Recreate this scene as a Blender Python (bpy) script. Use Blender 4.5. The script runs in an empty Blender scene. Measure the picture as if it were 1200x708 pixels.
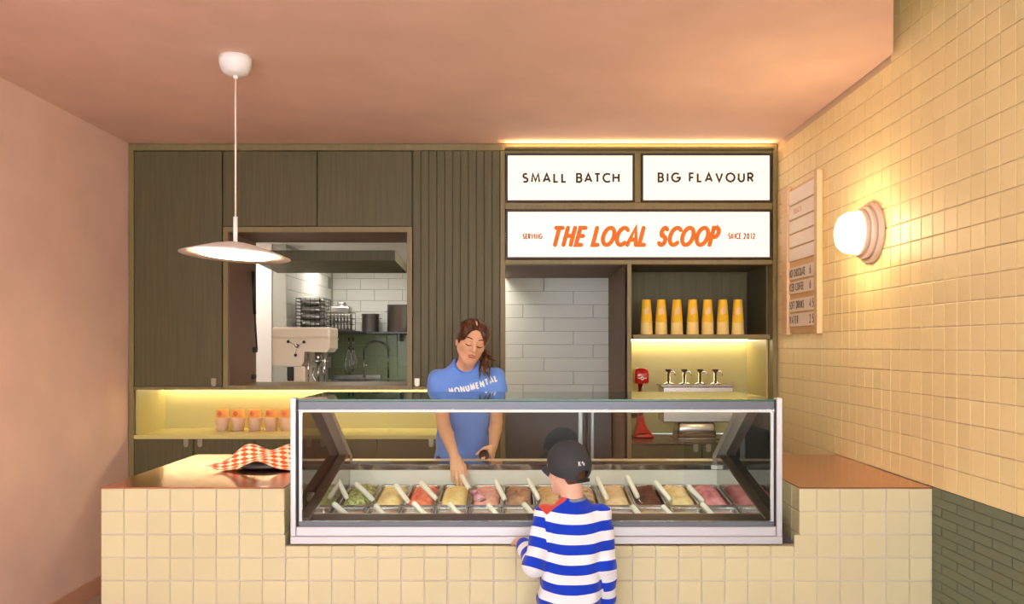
import bpy, bmesh, math, random
import numpy as np
from mathutils import Vector, Matrix
random.seed(7); rng = np.random.default_rng(7)
SC = bpy.context.scene
COL = SC.collection
# ------------------------------------------------------------------ camera
F = 937.0; CU = 607.0; CV = 405.0; EYE = 1.55          # focal length (px), principal point, eye height
cam_d = bpy.data.cameras.new('camera'); cam = bpy.data.objects.new('camera', cam_d); COL.objects.link(cam)
cam.location = (0, 0, EYE); cam.rotation_euler = (math.radians(90), 0, 0)
cam_d.sensor_fit = 'HORIZONTAL'; cam_d.sensor_width = 36.0; cam_d.lens = F / 1200 * 36
cam_d.shift_x = -(CU - 600) / 1200; cam_d.shift_y = (CV - 354) / 1200
cam_d.clip_start = 0.05
SC.camera = cam
# ------------------------------------------------------------------ daylight through the shop front, exposure
world = bpy.data.worlds.new('daylight'); SC.world = world; world.use_nodes = True
bg = world.node_tree.nodes['Background']
bg.inputs['Color'].default_value = (0.86, 0.93, 1.0, 1); bg.inputs['Strength'].default_value = 10.5
SC.view_settings.view_transform = 'Standard'; SC.view_settings.look = 'None'
SC.view_settings.gamma = 1.0; SC.view_settings.use_curve_mapping = False
SC.view_settings.exposure = 0.1
K_LED, K_SIGN, K_LAMP, K_CASE, K_KITCHEN = 28.0, 1.15, 48.0, 26.0, 8.0

# ------------------------------------------------------------------ helpers
def PX(u, Y): return (u - CU) * Y / F
def PZ(v, Y): return EYE - (v - CV) * Y / F
def lin(c):
    c = c / 255.0
    return c / 12.92 if c <= 0.04045 else ((c + 0.055) / 1.055) ** 2.4
def rgb(r, g, b): return (lin(r), lin(g), lin(b), 1.0)

MATS = {}
def mat(name, col, rough=0.5, metal=0.0, spec=0.5, var=0.0, grain=None, bump=0.0, bscale=60.0, emit=None, coat=0.0,
        objvar=0.0, sss=0.0, sheen=0.0, trans=0.0):
    """procedural principled material: colour, gentle noise variation, optional vertical grain, bump, per-object variation"""
    if name in MATS: return MATS[name]
    m = bpy.data.materials.new(name); m.use_nodes = True; MATS[name] = m
    nt = m.node_tree; N = nt.nodes; L = nt.links; b = N['Principled BSDF']
    b.inputs['Base Color'].default_value = col; b.inputs['Roughness'].default_value = rough
    b.inputs['Metallic'].default_value = metal; b.inputs['Specular IOR Level'].default_value = spec
    if coat: b.inputs['Coat Weight'].default_value = coat; b.inputs['Coat Roughness'].default_value = 0.08
    if sss:
        b.inputs['Subsurface Weight'].default_value = sss; b.inputs['Subsurface Radius'].default_value = (1.0, 0.35, 0.2)
        b.inputs['Subsurface Scale'].default_value = 0.008
    if sheen: b.inputs['Sheen Weight'].default_value = sheen
    if trans: b.inputs['Transmission Weight'].default_value = trans
    src = None
    tc = N.new('ShaderNodeTexCoord')
    if var or grain or objvar:
        geo = N.new('ShaderNodeNewGeometry')
        last = None
        if var or grain:
            mp = N.new('ShaderNodeMapping'); L.new(geo.outputs['Position'], mp.inputs['Vector'])
            if grain: mp.inputs['Scale'].default_value = grain
            nz = N.new('ShaderNodeTexNoise'); nz.inputs['Scale'].default_value = 1.0 if grain else 3.0
            nz.inputs['Detail'].default_value = 6.0; L.new(mp.outputs['Vector'], nz.inputs['Vector'])
            last = nz.outputs['Fac']
        hsv = N.new('ShaderNodeHueSaturation'); hsv.inputs['Color'].default_value = col
        mr = N.new('ShaderNodeMapRange'); mr.inputs['To Min'].default_value = 1 - (var or 0); mr.inputs['To Max'].default_value = 1 + (var or 0)
        mr.inputs['From Min'].default_value = 0.3; mr.inputs['From Max'].default_value = 0.7
        if last is not None: L.new(last, mr.inputs['Value'])
        else: mr.inputs['Value'].default_value = 0.5
        val = mr.outputs['Result']
        if objvar:
            oi = N.new('ShaderNodeObjectInfo'); mr2 = N.new('ShaderNodeMapRange'); L.new(oi.outputs['Random'], mr2.inputs['Value'])
            mr2.inputs['To Min'].default_value = 1 - objvar; mr2.inputs['To Max'].default_value = 1 + objvar
            mu = N.new('ShaderNodeMath'); mu.operation = 'MULTIPLY'; L.new(val, mu.inputs[0]); L.new(mr2.outputs['Result'], mu.inputs[1]); val = mu.outputs[0]
        L.new(val, hsv.inputs['Value']); L.new(hsv.outputs['Color'], b.inputs['Base Color'])
    if bump:
        nb = N.new('ShaderNodeTexNoise'); nb.inputs['Scale'].default_value = bscale; nb.inputs['Detail'].default_value = 4.0
        L.new(tc.outputs['Object'], nb.inputs['Vector'])
        bp = N.new('ShaderNodeBump'); bp.inputs['Strength'].default_value = bump; bp.inputs['Distance'].default_value = 0.01
        L.new(nb.outputs['Fac'], bp.inputs['Height']); L.new(bp.outputs['Normal'], b.inputs['Normal'])
    if emit:
        b.inputs['Emission Color'].default_value = emit[0]; b.inputs['Emission Strength'].default_value = emit[1]
    return m

def glass_mat(name, tint=(0.93, 0.97, 0.95, 1), refl=1.0):
    m = bpy.data.materials.new(name); m.use_nodes = True; nt = m.node_tree; N = nt.nodes; L = nt.links
    for n in list(N): N.remove(n)
    o = N.new('ShaderNodeOutputMaterial'); mx = N.new('ShaderNodeMixShader'); t = N.new('ShaderNodeBsdfTransparent'); g = N.new('ShaderNodeBsdfGlossy')
    fr = N.new('ShaderNodeFresnel'); fr.inputs['IOR'].default_value = 1.45
    t.inputs['Color'].default_value = tint; g.inputs['Roughness'].default_value = 0.01; g.inputs['Color'].default_value = (refl, refl, refl, 1)
    L.new(fr.outputs[0], mx.inputs[0]); L.new(t.outputs[0], mx.inputs[1]); L.new(g.outputs[0], mx.inputs[2]); L.new(mx.outputs[0], o.inputs[0])
    MATS[name] = m
    return m

# --------------------------------------------------------------- mesh builder (world coordinates)
class MB:
    def __init__(s): s.v = []; s.f = []; s.sm = []; s.mi = []
    def add(s, verts, faces, smooth=False, mi=0):
        o = len(s.v); s.v += [tuple(p) for p in verts]
        for f in faces: s.f.append(tuple(i + o for i in f)); s.sm.append(smooth); s.mi.append(mi)
        return s
    def box(s, x0, x1, y0, y1, z0, z1, b=0.0, mi=0, M=None):
        x0, x1 = min(x0, x1), max(x0, x1); y0, y1 = min(y0, y1), max(y0, y1); z0, z1 = min(z0, z1), max(z0, z1)
        if b <= 0:
            v = [(x, y, z) for x in (x0, x1) for y in (y0, y1) for z in (z0, z1)]
            f = [(0, 1, 3, 2), (4, 6, 7, 5), (0, 4, 5, 1), (2, 3, 7, 6), (0, 2, 6, 4), (1, 5, 7, 3)]
        else:
            bm = bmesh.new(); bmesh.ops.create_cube(bm, size=1.0)
            for q in bm.verts: q.co = ((x0 + x1) / 2 + q.co.x * (x1 - x0), (y0 + y1) / 2 + q.co.y * (y1 - y0), (z0 + z1) / 2 + q.co.z * (z1 - z0))
            bmesh.ops.bevel(bm, geom=bm.edges[:], offset=b, segments=2 if b > 0.006 else 1, affect='EDGES', profile=0.6)
            bm.verts.ensure_lookup_table(); v = [q.co[:] for q in bm.verts]; f = [[q.index for q in fc.verts] for fc in bm.faces]; bm.free()
        if M is not None: v = [(M @ Vector(p))[:] for p in v]
        return s.add(v, f, False, mi)
    def tube(s, pts, r, n=10, cap=True, mi=0, smooth=True):
        pts = [Vector(p) for p in pts]; rs = r if isinstance(r, (list, tuple)) else [r] * len(pts)
        vs = []; up = None
        for i, p in enumerate(pts):
            t = (pts[min(i + 1, len(pts) - 1)] - pts[max(i - 1, 0)])
            t = t.normalized() if t.length > 1e-9 else Vector((0, 0, 1))
            if up is None: up = Vector((0, 0, 1)) if abs(t.z) < 0.9 else Vector((1, 0, 0))
            a = t.cross(up).normalized(); bb = a.cross(t).normalized(); up = bb
            for k in range(n):
                an = 2 * math.pi * k / n; vs.append(p + (a * math.cos(an) + bb * math.sin(an)) * rs[i])
        fs = []
        for i in range(len(pts) - 1):
            for k in range(n): fs.append((i * n + k, i * n + (k + 1) % n, (i + 1) * n + (k + 1) % n, (i + 1) * n + k))
        o = len(s.v); s.add(vs, fs, smooth, mi)
        if cap:
            s.f.append(tuple(o + k for k in range(n))[::-1]); s.sm.append(False); s.mi.append(mi)
            e = o + (len(pts) - 1) * n; s.f.append(tuple(e + k for k in range(n))); s.sm.append(False); s.mi.append(mi)
        return s
    def lathe(s, prof, M=None, n=28, smooth=True, mi=0):
        """profile [(r,z)...] about local z; M places it"""
        M = M or Matrix.Identity(4); vs = []; fs = []
        for r, z in prof:
            for k in range(n):
                a = 2 * math.pi * k / n; vs.append((M @ Vector((max(r, 1e-4) * math.cos(a), max(r, 1e-4) * math.sin(a), z)))[:])
        for i in range(len(prof) - 1):
            for k in range(n): fs.append((i * n + k, i * n + (k + 1) % n, (i + 1) * n + (k + 1) % n, (i + 1) * n + k))
        o = len(s.v); s.add(vs, fs, smooth, mi)
        if prof[0][0] > 1e-3: s.f.append(tuple(o + k for k in range(n))[::-1]); s.sm.append(False); s.mi.append(mi)
        if prof[-1][0] > 1e-3:
            e = o + (len(prof) - 1) * n; s.f.append(tuple(e + k for k in range(n))); s.sm.append(False); s.mi.append(mi)
        return s
    def prism(s, poly, axis, a, b, mi=0):
        """polygon extruded along an axis: axis 'x' poly=(y,z); 'y' poly=(x,z); 'z' poly=(x,y)"""
        def P(p, t): return {'x': (t, p[0], p[1]), 'y': (p[0], t, p[1]), 'z': (p[0], p[1], t)}[axis]
        n = len(poly); v = [P(p, a) for p in poly] + [P(p, b) for p in poly]
        f = [tuple(range(n))[::-1], tuple(range(n, 2 * n))] + [(i, (i + 1) % n, n + (i + 1) % n, n + i) for i in range(n)]
        return s.add(v, f, False, mi)
    def xf(s, M): s.v = [(M @ Vector(p))[:] for p in s.v]; return s

ORG = {}
def _link(name, me, m, parent, origin):
    o = bpy.data.objects.new(name, me); COL.objects.link(o)
    for q in (m if isinstance(m, (list, tuple)) else [m]):
        if q is not None: me.materials.append(q)
    if parent is not None: o.parent = parent; ORG[o.name] = ORG[parent.name]
    else: o.location = origin; ORG[o.name] = Vector(origin)
    return o
def build(name, mb, m, parent=None, recalc=True):
    v = np.array(mb.v, dtype=np.float64)
    if parent is not None: org = ORG[parent.name]
    else: org = Vector(((v[:, 0].min() + v[:, 0].max()) / 2, (v[:, 1].min() + v[:, 1].max()) / 2, v[:, 2].min()))
    me = bpy.data.meshes.new(name); me.from_pydata((v - np.array(org)).tolist(), [], mb.f); me.update()
    if recalc:
        bm = bmesh.new(); bm.from_mesh(me); bmesh.ops.recalc_face_normals(bm, faces=bm.faces[:]); bm.to_mesh(me); bm.free()
    me.polygons.foreach_set('use_smooth', mb.sm); me.polygons.foreach_set('material_index', mb.mi)
    return _link(name, me, m, parent, org)
def thing(name, label, cat, loc=(0, 0, 0), group=None):
    o = bpy.data.objects.new(name, None); COL.objects.link(o); o.location = loc; o.empty_display_size = 0.05
    ORG[o.name] = Vector(loc); o['label'] = label; o['category'] = cat
    if group: o['group'] = group
    return o
def tag(o, label, cat, group=None, kind=None):
    o['label'] = label; o['category'] = cat
    if group: o['group'] = group
    if kind: o['kind'] = kind
    return o
def struct(name, mb, m, parent=None):
    o = build(name, mb, m, parent)
    if parent is None: o['kind'] = 'structure'
    return o
def bx(*a, **k): return MB().box(*a, **k)
def inst(name, src, parent, loc, rot=None):
    """another child sharing src's mesh; loc is the world position of the mesh origin"""
    o = bpy.data.objects.new(name, src); COL.objects.link(o); o.parent = parent
    o.location = Vector(loc) - ORG[parent.name]
    if rot: o.rotation_euler = rot
    ORG[o.name] = Vector(loc)
    return o
def copy_tree(src, label=None, delta=(0, 0, 0)):
    c = src.copy(); COL.objects.link(c); c.location = Vector(src.location) + Vector(delta); ORG[c.name] = ORG[src.name] + Vector(delta)
    if label: c['label'] = label
    for ch in list(src.children):
        d = ch.copy(); COL.objects.link(d); d.parent = c; ORG[d.name] = ORG[c.name]
        for g in list(ch.children):
            e = g.copy(); COL.objects.link(e); e.parent = d; ORG[e.name] = ORG[c.name]
    return c
def chamfer_tile(w, h, d, c=0.003):
    """a glazed tile in the xz plane, front at y=-d, centred on x and z"""
    me = bpy.data.meshes.new('tile'); a, b = w / 2, h / 2
    v = [(-a, 0, -b), (a, 0, -b), (a, 0, b), (-a, 0, b), (-a, -d + c * .6, -b), (a, -d + c * .6, -b), (a, -d + c * .6, b), (-a, -d + c * .6, b),
         (-a + c, -d, -b + c), (a - c, -d, -b + c), (a - c, -d, b - c), (-a + c, -d, b - c)]
    f = [(0, 1, 5, 4), (1, 2, 6, 5), (2, 3, 7, 6), (3, 0, 4, 7), (4, 5, 9, 8), (5, 6, 10, 9), (6, 7, 11, 10), (7, 4, 8, 11), (8, 9, 10, 11)]
    me.from_pydata(v, [], f); me.update()
    return me
# --------------------------------------------------------------- stroke lettering
def _arc(cx, cy, rx, ry, a0, a1, n=14):
    return [(cx + rx * math.cos(math.radians(a0 + (a1 - a0) * i / n)), cy + ry * math.sin(math.radians(a0 + (a1 - a0) * i / n))) for i in range(n + 1)]
GL = {
 'A': (.80, [[(0, 0), (.40, 1), (.80, 0)], [(.12, .30), (.68, .30)]]),
 'B': (.58, [[(.28, .53), (0, .53), (0, 1), (.28, 1)] + _arc(.30, .765, .23, .235, 90, -90) , [(0, .53), (0, 0), (.30, 0)] + _arc(.30, .265, .27, .265, -90, 90) ]),
 'C': (.80, [_arc(.5, .5, .5, .5, 48, 312, 24)]),
 'D': (.72, [[(0, 0), (0, 1), (.25, 1)] + _arc(.25, .5, .47, .5, 90, -90, 20) + [(0, 0)]]),
 'E': (.50, [[(.50, 1), (0, 1), (0, 0), (.50, 0)], [(0, .52), (.45, .52)]]),
 'F': (.48, [[(.48, 1), (0, 1), (0, 0)], [(0, .50), (.43, .50)]]),
 'G': (.92, [_arc(.5, .5, .5, .5, 48, 350, 26) + [(1.0 * .5 + .492, .47), (.55, .47)]]),
 'H': (.68, [[(0, 0), (0, 1)], [(.68, 0), (.68, 1)], [(0, .53), (.68, .53)]]),
 'I': (.16, [[(.08, 0), (.08, 1)]]),
 'K': (.62, [[(0, 0), (0, 1)], [(.58, 1), (.02, .42)], [(.2, .58), (.62, 0)]]),
 'L': (.46, [[(0, 1), (0, 0), (.46, 0)]]),
 'M': (.92, [[(0, 0), (.12, 1), (.46, .12), (.80, 1), (.92, 0)]]),
 'N': (.74, [[(0, 0), (0, 1), (.74, 0), (.74, 1)]]),
 'O': (1.0, [_arc(.5, .5, .5, .5, 0, 360, 32)]),
 'P': (.56, [[(0, 0), (0, 1), (.28, 1)] + _arc(.28, .73, .28, .27, 90, -90) + [(0, .46)]]),
 'R': (.60, [[(0, 0), (0, 1), (.28, 1)] + _arc(.28, .74, .28, .26, 90, -90) + [(0, .48)], [(.26, .48), (.60, 0)]]),
 'S': (.56, [_arc(.28, .75, .25, .25, 40, 270, 14) + _arc(.28, .25, .28, .25, 90, -145, 16)]),
 'T': (.62, [[(0, 1), (.62, 1)], [(.31, 1), (.31, 0)]]),
 'U': (.66, [[(0, 1), (0, .33)] + _arc(.33, .33, .33, .33, 180, 360) + [(.66, 1)]]),
 'V': (.76, [[(0, 1), (.38, 0), (.76, 1)]]),
 'W': (1.1, [[(0, 1), (.28, 0), (.55, .9), (.82, 0), (1.1, 1)]]),
 '0': (.6, [_arc(.3, .5, .3, .5, 0, 360, 24)]), '1': (.25, [[(0, .8), (.2, 1), (.2, 0)]]),
 '2': (.55, [_arc(.27, .73, .27, .27, 170, -20, 14) + [(0, 0), (.55, 0)]]),
 '4': (.6, [[(.45, 0), (.45, 1), (0, .3), (.6, .3)]]),
 '5': (.55, [[(.5, 1), (.1, 1), (.05, .55)] + _arc(.26, .32, .29, .32, 120, -140, 16)]),
 '6': (.55, [_arc(.27, .3, .27, .3, 0, 360, 20), [(.42, 1), (.16, .72), (.01, .36)]]),
 '.': (.05, [[(.0, .06), (.06, .06)]]), ' ': (.42, []), '~': (.9, [_arc(.2, .5, .2, .4, 180, -10, 8) + _arc(.6, .5, .2, .4, 170, 380, 8)]),
}
def text_strokes(s, width, h, sx=1.0, slant=0.0):
    """list of polylines (x,z), lettering of height h fitted into width; sx narrows the letters"""
    ws = [GL[c][0] * h * sx for c in s]; tot = sum(ws); gap = (width - tot) / max(1, len(s) - 1); out = []; x = 0
    for c, w in zip(s, ws):
        for st in GL[c][1]: out.append([(x + p[0] * h * sx + slant * p[1] * h, p[1] * h) for p in st])
        x += w + gap
    return out
def ribbon(pts, w):
    """flat mitred ribbon -> verts 2d, quads"""
    P = [Vector(p) for p in pts]; n = len(P); closed = (P[0] - P[-1]).length < 1e-6
    if closed: P = P[:-1]; n -= 1
    L = []; R = []
    for i in range(n):
        if closed: a, b = P[i] - P[i - 1], P[(i + 1) % n] - P[i]
        else:
            a = P[i] - P[i - 1] if i > 0 else P[1] - P[0]; b = P[i + 1] - P[i] if i < n - 1 else P[-1] - P[-2]
        a = a.normalized(); b = b.normalized(); t = a + b
        t = t.normalized() if t.length > 1e-4 else a
        nn = Vector((-t.y, t.x)); c = max(0.45, nn.dot(Vector((-a.y, a.x))))
        L.append(P[i] + nn * (w / 2 / c)); R.append(P[i] - nn * (w / 2 / c))
    v = []
    for l, r in zip(L, R): v += [l, r]
    m = n if closed else n - 1
    f = [(2 * i, 2 * i + 1, 2 * ((i + 1) % n) + 1, 2 * ((i + 1) % n)) for i in range(m)]
    return v, f
def lettering(mb, s, width, h, w, place, sx=1.0, slant=0.0, round_ends=False, lift=(0, 0, 0)):
    """place maps (x,z) in lettering plane to a 3d point"""
    n_ = 0; place0 = place
    def place(x, z): return tuple(a + l * n_ for a, l in zip(place0(x, z), lift))
    for st in text_strokes(s, width, h, sx, slant):
        n_ += 1; v, f = ribbon(st, w); mb.add([place(p[0], p[1]) for p in v], f)
        if round_ends:
            for e in (st[0], st[-1]):
                n_ += 1; c = [(e[0] + w / 2 * math.cos(a), e[1] + w / 2 * math.sin(a)) for a in [i * math.pi / 5 for i in range(10)]]
                mb.add([place(*p) for p in c], [tuple(range(10))])
    return mb
# ================================================================== materials
M_OLIVE = mat('olive_stained_wood', rgb(94, 87, 57), 0.5, var=0.16, grain=(60, 60, 2.2), spec=0.35)
M_OLIVE_L = mat('olive_frame_wood', rgb(132, 118, 76), 0.45, var=0.08, grain=(40, 40, 3), spec=0.4)
M_BROWN = mat('brown_reveal_paint', rgb(120, 92, 72), 0.6, var=0.05)
M_NICHE = mat('niche_olive_led_tinted', rgb(192, 178, 116), 0.42, var=0.04)  # olive wood, with the yellow glow of the LED strips put into its colour
M_PINK = mat('terracotta_plaster', rgb(245, 209, 190), 0.78, var=0.05, bump=0.06, bscale=14, spec=0.25)
M_PINK_C = mat('terracotta_ceiling_plaster', rgb(240, 203, 184), 0.8, var=0.05, bump=0.05, bscale=10, spec=0.2)
M_GROUT = mat('pale_lilac_grout', rgb(214, 200, 206), 0.9)
M_GROUT_Y = mat('warm_grout', rgb(214, 184, 150), 0.9)
M_TILE = mat('cream_yellow_glazed_tile', rgb(220, 208, 164), 0.22, objvar=0.03, coat=0.25)
M_TILE_Y = mat('yellow_glazed_wall_tile', rgb(246, 224, 164), 0.46, objvar=0.035, coat=0.0)
M_GREEN = mat('sage_green_brick', rgb(108, 116, 92), 0.5, objvar=0.05)
M_GREEN_G = mat('green_grout', rgb(94, 100, 80), 0.9)
M_FLOOR = mat('brown_concrete_floor', rgb(168, 146, 126), 0.45, var=0.12)
M_BLOCK = mat('white_painted_block', rgb(226, 223, 210), 0.6, objvar=0.02, bump=0.1, bscale=40)
M_BLOCK_G = mat('grey_painted_joint', rgb(168, 166, 154), 0.85)
M_KGREEN = mat('kitchen_green_tile', rgb(146, 160, 112), 0.3, objvar=0.05, coat=0.2)
M_WHITE = mat('white_painted_wall', rgb(226, 222, 216), 0.6)
M_STEEL = mat('brushed_stainless', rgb(196, 192, 188), 0.26, metal=1.0, var=0.06, grain=(4, 4, 90))
M_ALU = mat('pale_anodised_aluminium', rgb(222, 222, 226), 0.38, metal=0.55)
M_ALU_D = mat('grey_anodised_aluminium', rgb(112, 116, 124), 0.45, metal=0.4)
M_CHROME = mat('polished_chrome', rgb(220, 218, 216), 0.08, metal=1.0)
M_COPPER = mat('satin_copper_top', rgb(218, 156, 122), 0.18, metal=1.0, var=0.04)
M_BLACK = mat('black_rubber', rgb(26, 25, 24), 0.5)
M_DARK = mat('dark_bronze_metal', rgb(62, 44, 34), 0.45, metal=0.3)
M_HANDLE = mat('brushed_nickel_tab', rgb(170, 160, 140), 0.35, metal=0.9)
M_GLASS = glass_mat('clear_case_glass')
M_GLASS_E = mat('green_glass_edge', rgb(60, 110, 84), 0.2)
M_PINK_W = mat('painted_baseboard', rgb(214, 160, 130), 0.5)

# ================================================================== key planes
YC = 3.374; YCB = 4.378; YB = 5.385                # counter front / counter back / cabinet front
XL = -2.626; XR = 1.75; ZC = 2.912; ZTOP = 0.952   # walls, ceiling, counter top
YF = -1.7                                          # shop front
ZWAIN = 0.9535                                     # where the yellow wall tiles start

# floor, left wall, baseboard, shop front
struct('floor', bx(XL - .15, XR + .15, YF - .1, 8.0, -0.1, 0.0), M_FLOOR)
struct('wall_left', bx(XL - .12, XL, YF, 6.2, 0, ZC + .1), M_PINK)
struct('baseboard_left', bx(XL, XL + .014, YF, YB, 0, 0.105, b=.003), M_PINK_W)
# ceiling of the shop: plaster slab that stops short of the raised bay by the right wall
k = 440 / 937.0
cpoly = [(XL, YF), (XR, YF), (XR, 1.15), (k * 2.0, 2.0), (XR, XR / k), (XR, 5.95), (XL, 5.95)]
struct('ceiling', MB().prism(cpoly, 'z', ZC, ZC + .08), M_PINK_C)
struct('ceiling_raised_bay', bx(k * 2.0 - .1, XR + .1, 1.0, XR / k + .15, 3.72, 3.8), mat('bay_plaster', rgb(236, 216, 176), .7))
struct('wall_raised_bay', MB().prism([(XR, 1.15), (k * 2.0, 2.0), (XR, XR / k), (XR, XR / k + .06), (k * 2 - .06, 2.0), (XR, 1.08)], 'z', ZC + .08, 3.72), MATS['bay_plaster'])
# shop front: mullions and transom of a full-width glazed front, open to daylight
sf = MB()
SILL = .95
for x in (XL + .04, -1.5, -.35, .22, .28, 1.0, XR - .04): sf.box(x - .035, x + .035, YF - .06, YF + .06, 0, ZC)
for z in (.06, 2.3, ZC - .05): sf.box(XL, XR, YF - .05, YF + .05, z - .05, z + .05)
struct('window_1', sf, M_ALU_D)
struct('wall_front', bx(XL, XR, YF - .05, YF + .07, 0, SILL), M_PINK)

# right wall: mortar bed, then yellow glazed tiles above a sage green brick dado
wr = struct('wall_right', MB().box(XR + .006, XR + .14, YF, 5.95, ZWAIN, 3.78).box(XR + .006, XR + .14, YC + .06, 5.95, 0, ZWAIN), M_GROUT_Y)
TP, RP = 0.0945, 0.0962
def tile_mesh(w, h, d=.006): return chamfer_tile(w, h, d)
tY = tile_mesh(TP - .003, RP - .003, .0065); tY.materials.append(M_TILE_Y)
rest = MB(); cand = []
for j in range(-9, 28):
    z = ZWAIN + (j + .5) * RP
    for i in range(-22, 24):
        y = 3.375 - (i + .5) * TP
        if y < YF + .1 or y > 5.93: continue
        if z < ZWAIN and y < YC + .1: continue
        if z > ZC and (y > XR / k + .04 or y < 1.2): continue
        u = CU + F * XR / y if y > .1 else 1e9; v = CV - F * (z - EYE) / y if y > .1 else -1e9
        vis = (z > .8 and u < 1215 and -25 < v < 720 and y < YB + .02)
        cand.append((vis, y, z))
seen = sorted([c for c in cand if c[0]], key=lambda c: c[1])
for n, (_, y, z) in enumerate(seen):
    if n < 300:
        inst('tile', tY, wr, (XR + .006, y, z), (0, 0, math.radians(-90)))
for c in seen[300:] + [c for c in cand if not c[0]]:
    y, z = c[1], c[2]; a, b, cc = (TP - .003) / 2, (RP - .003) / 2, .003; x0, x1, x2 = XR + .006, XR + .0015, XR
    rest.add([(x0, y - a, z - b), (x0, y + a, z - b), (x0, y + a, z + b), (x0, y - a, z + b), (x1, y - a, z - b), (x1, y + a, z - b), (x1, y + a, z + b), (x1, y - a, z + b),
              (x2, y - a + cc, z - b + cc), (x2, y + a - cc, z - b + cc), (x2, y + a - cc, z + b - cc), (x2, y - a + cc, z + b - cc)],
             [(0, 1, 5, 4), (1, 2, 6, 5), (2, 3, 7, 6), (3, 0, 4, 7), (4, 5, 9, 8), (5, 6, 10, 9), (6, 7, 11, 10), (7, 4, 8, 11), (8, 9, 10, 11)])
o = build('tile_field', rest, M_TILE_Y, wr); o['kind'] = 'stuff'
# dado of thin bricks
wd = struct('wall_right_dado', bx(XR + .002, XR + .14, YF, YC + .058, 0, ZWAIN), M_GREEN_G)
gb = tile_mesh(.232, .0365, .004); gb.materials.append(M_GREEN)
nb = 0
for j in range(25):
    z = ZWAIN - (j + .5) * .0385
    for i in range(-2, 9):
        y = 3.42 - (i + .5 * (j % 2)) * .236
        if z < .02 or y < 1.6: continue
        inst('brick', gb, wd, (XR + .0025, y, z), (0, 0, math.radians(-90)))

# ------------------------------------------------------------------ kitchen and passage behind the cabinets
YK = 8.6; XK = -1.99; YKL = 6.86; ZKT = 1.672
kw = struct('wall_kitchen_back', bx(XK - .1, -.6, YK + .004, YK + .12, 0, 2.42), M_BLOCK_G)
bk = tile_mesh(.296, .116, .006); bk.materials.append(M_BLOCK)
kt = tile_mesh(.112, .112, .006); kt.materials.append(M_KGREEN)
for j in range(6):
    for i in range(5):
        x = XK + .148 + i * .3 - (.15 if j % 2 else 0)
        if x + .148 > -.5: continue
        inst('brick', bk, kw, (x, YK + .004, ZKT + .06 + j * .12))
for j in range(7):
    for i in range(12):
        inst('tile', kt, kw, (XK + .058 + i * .1155, YK + .004, ZKT - .058 - j * .1155))
kl = struct('wall_kitchen_left', bx(XK - .12, XK, YKL, YK + .12, 0, 2.42), M_BLOCK_G)
bl = tile_mesh(.296, .116, .004); bl.materials.append(M_BLOCK)
bl2 = tile_mesh(.146, .116, .004); bl2.materials.append(M_BLOCK)
for j in range(12):
    z = ZKT + .06 + (j - 6) * .12
    if j % 2: inst('brick', bl2, kl, (XK - .0005, YKL + .075, z), (0, 0, math.radians(90)))
    for i in range(6):
        y = YKL + .15 + i * .3 + (.15 if j % 2 else 0)
        if y + .15 < YK + .02: inst('brick', bl, kl, (XK - .0005, y, z), (0, 0, math.radians(90)))
struct('wall_kitchen_white', bx(-2.9, XK - .121, YKL - .01, YKL + .11, 0, 2.42), M_WHITE)
struct('ceiling_kitchen', bx(-2.9, 1.75, 5.96, YK + .12, 2.42, 2.5), M_WHITE)
struct('wall_back', bx(-3.0, XR + .14, 5.951, 5.959, 2.42, ZC + .08), M_PINK)
struct('wall_kitchen_side', bx(-3.0, -2.9, 5.96, YKL + .11, 0, 2.42), M_WHITE)
struct('wall_kitchen_return', bx(-.6, -.5, 6.62, YK + .12, 0, 2.42), M_BLOCK)
# passage wall of long painted blocks, seen through the doorway
pw = struct('wall_passage', bx(-.6, .76, 6.504, 6.62, 0, 2.42), M_BLOCK_G)
PBM = {}
for j in range(20):
    xs = [-.6] + [q for q in (-.55 + (.19, .43, .02)[j % 3] + .57 * i for i in range(4)) if -.56 < q < .72] + [.76]
    for a, b in zip(xs, xs[1:]):
        w = round(b - a - .004, 3)
        if w not in PBM: PBM[w] = tile_mesh(w, .1055, .005); PBM[w].materials.append(M_BLOCK)
        inst('brick', PBM[w], pw, ((a + b) / 2, 6.504, 2.045 - j * .1085))
XD0, XD1, ZD = PX(592, YB), PX(735, YB), PZ(309, YB)
struct('door_1', MB().box(XD1, XD1 + .03, YB + .02, 6.5, 0, ZD).box(XD0 - .02, XD1, YB + .03, 6.5, ZD, ZD + .03), M_BROWN)
# kitchen ceiling lights; second and third are added to brighten passage and white wall
for n, (x, y) in enumerate([(-1.62, 7.72), (-.25, 6.2), (-2.5, 6.4)]):
    t = thing('ceiling_light_panel', ['square white ceiling light panel over the kitchen sink', 'added unseen ceiling panel brightening the passage blocks', 'added unseen ceiling panel brightening the white kitchen wall'][n], 'ceiling light', (x, y, 2.39))
    build('frame', MB().box(x - .32, x + .32, y - .2, y + .2, 2.402, 2.419), M_WHITE, t)
    build('diffuser', MB().box(x - .3, x + .3, y - .18, y + .18, 2.396, 2.402), mat('kitchen_diffuser_%d' % n, (1, .97, .92, 1), .5, emit=((1, .96, .9, 1), K_KITCHEN * (1.5, 2.8, 2.0)[n])), t)

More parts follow.
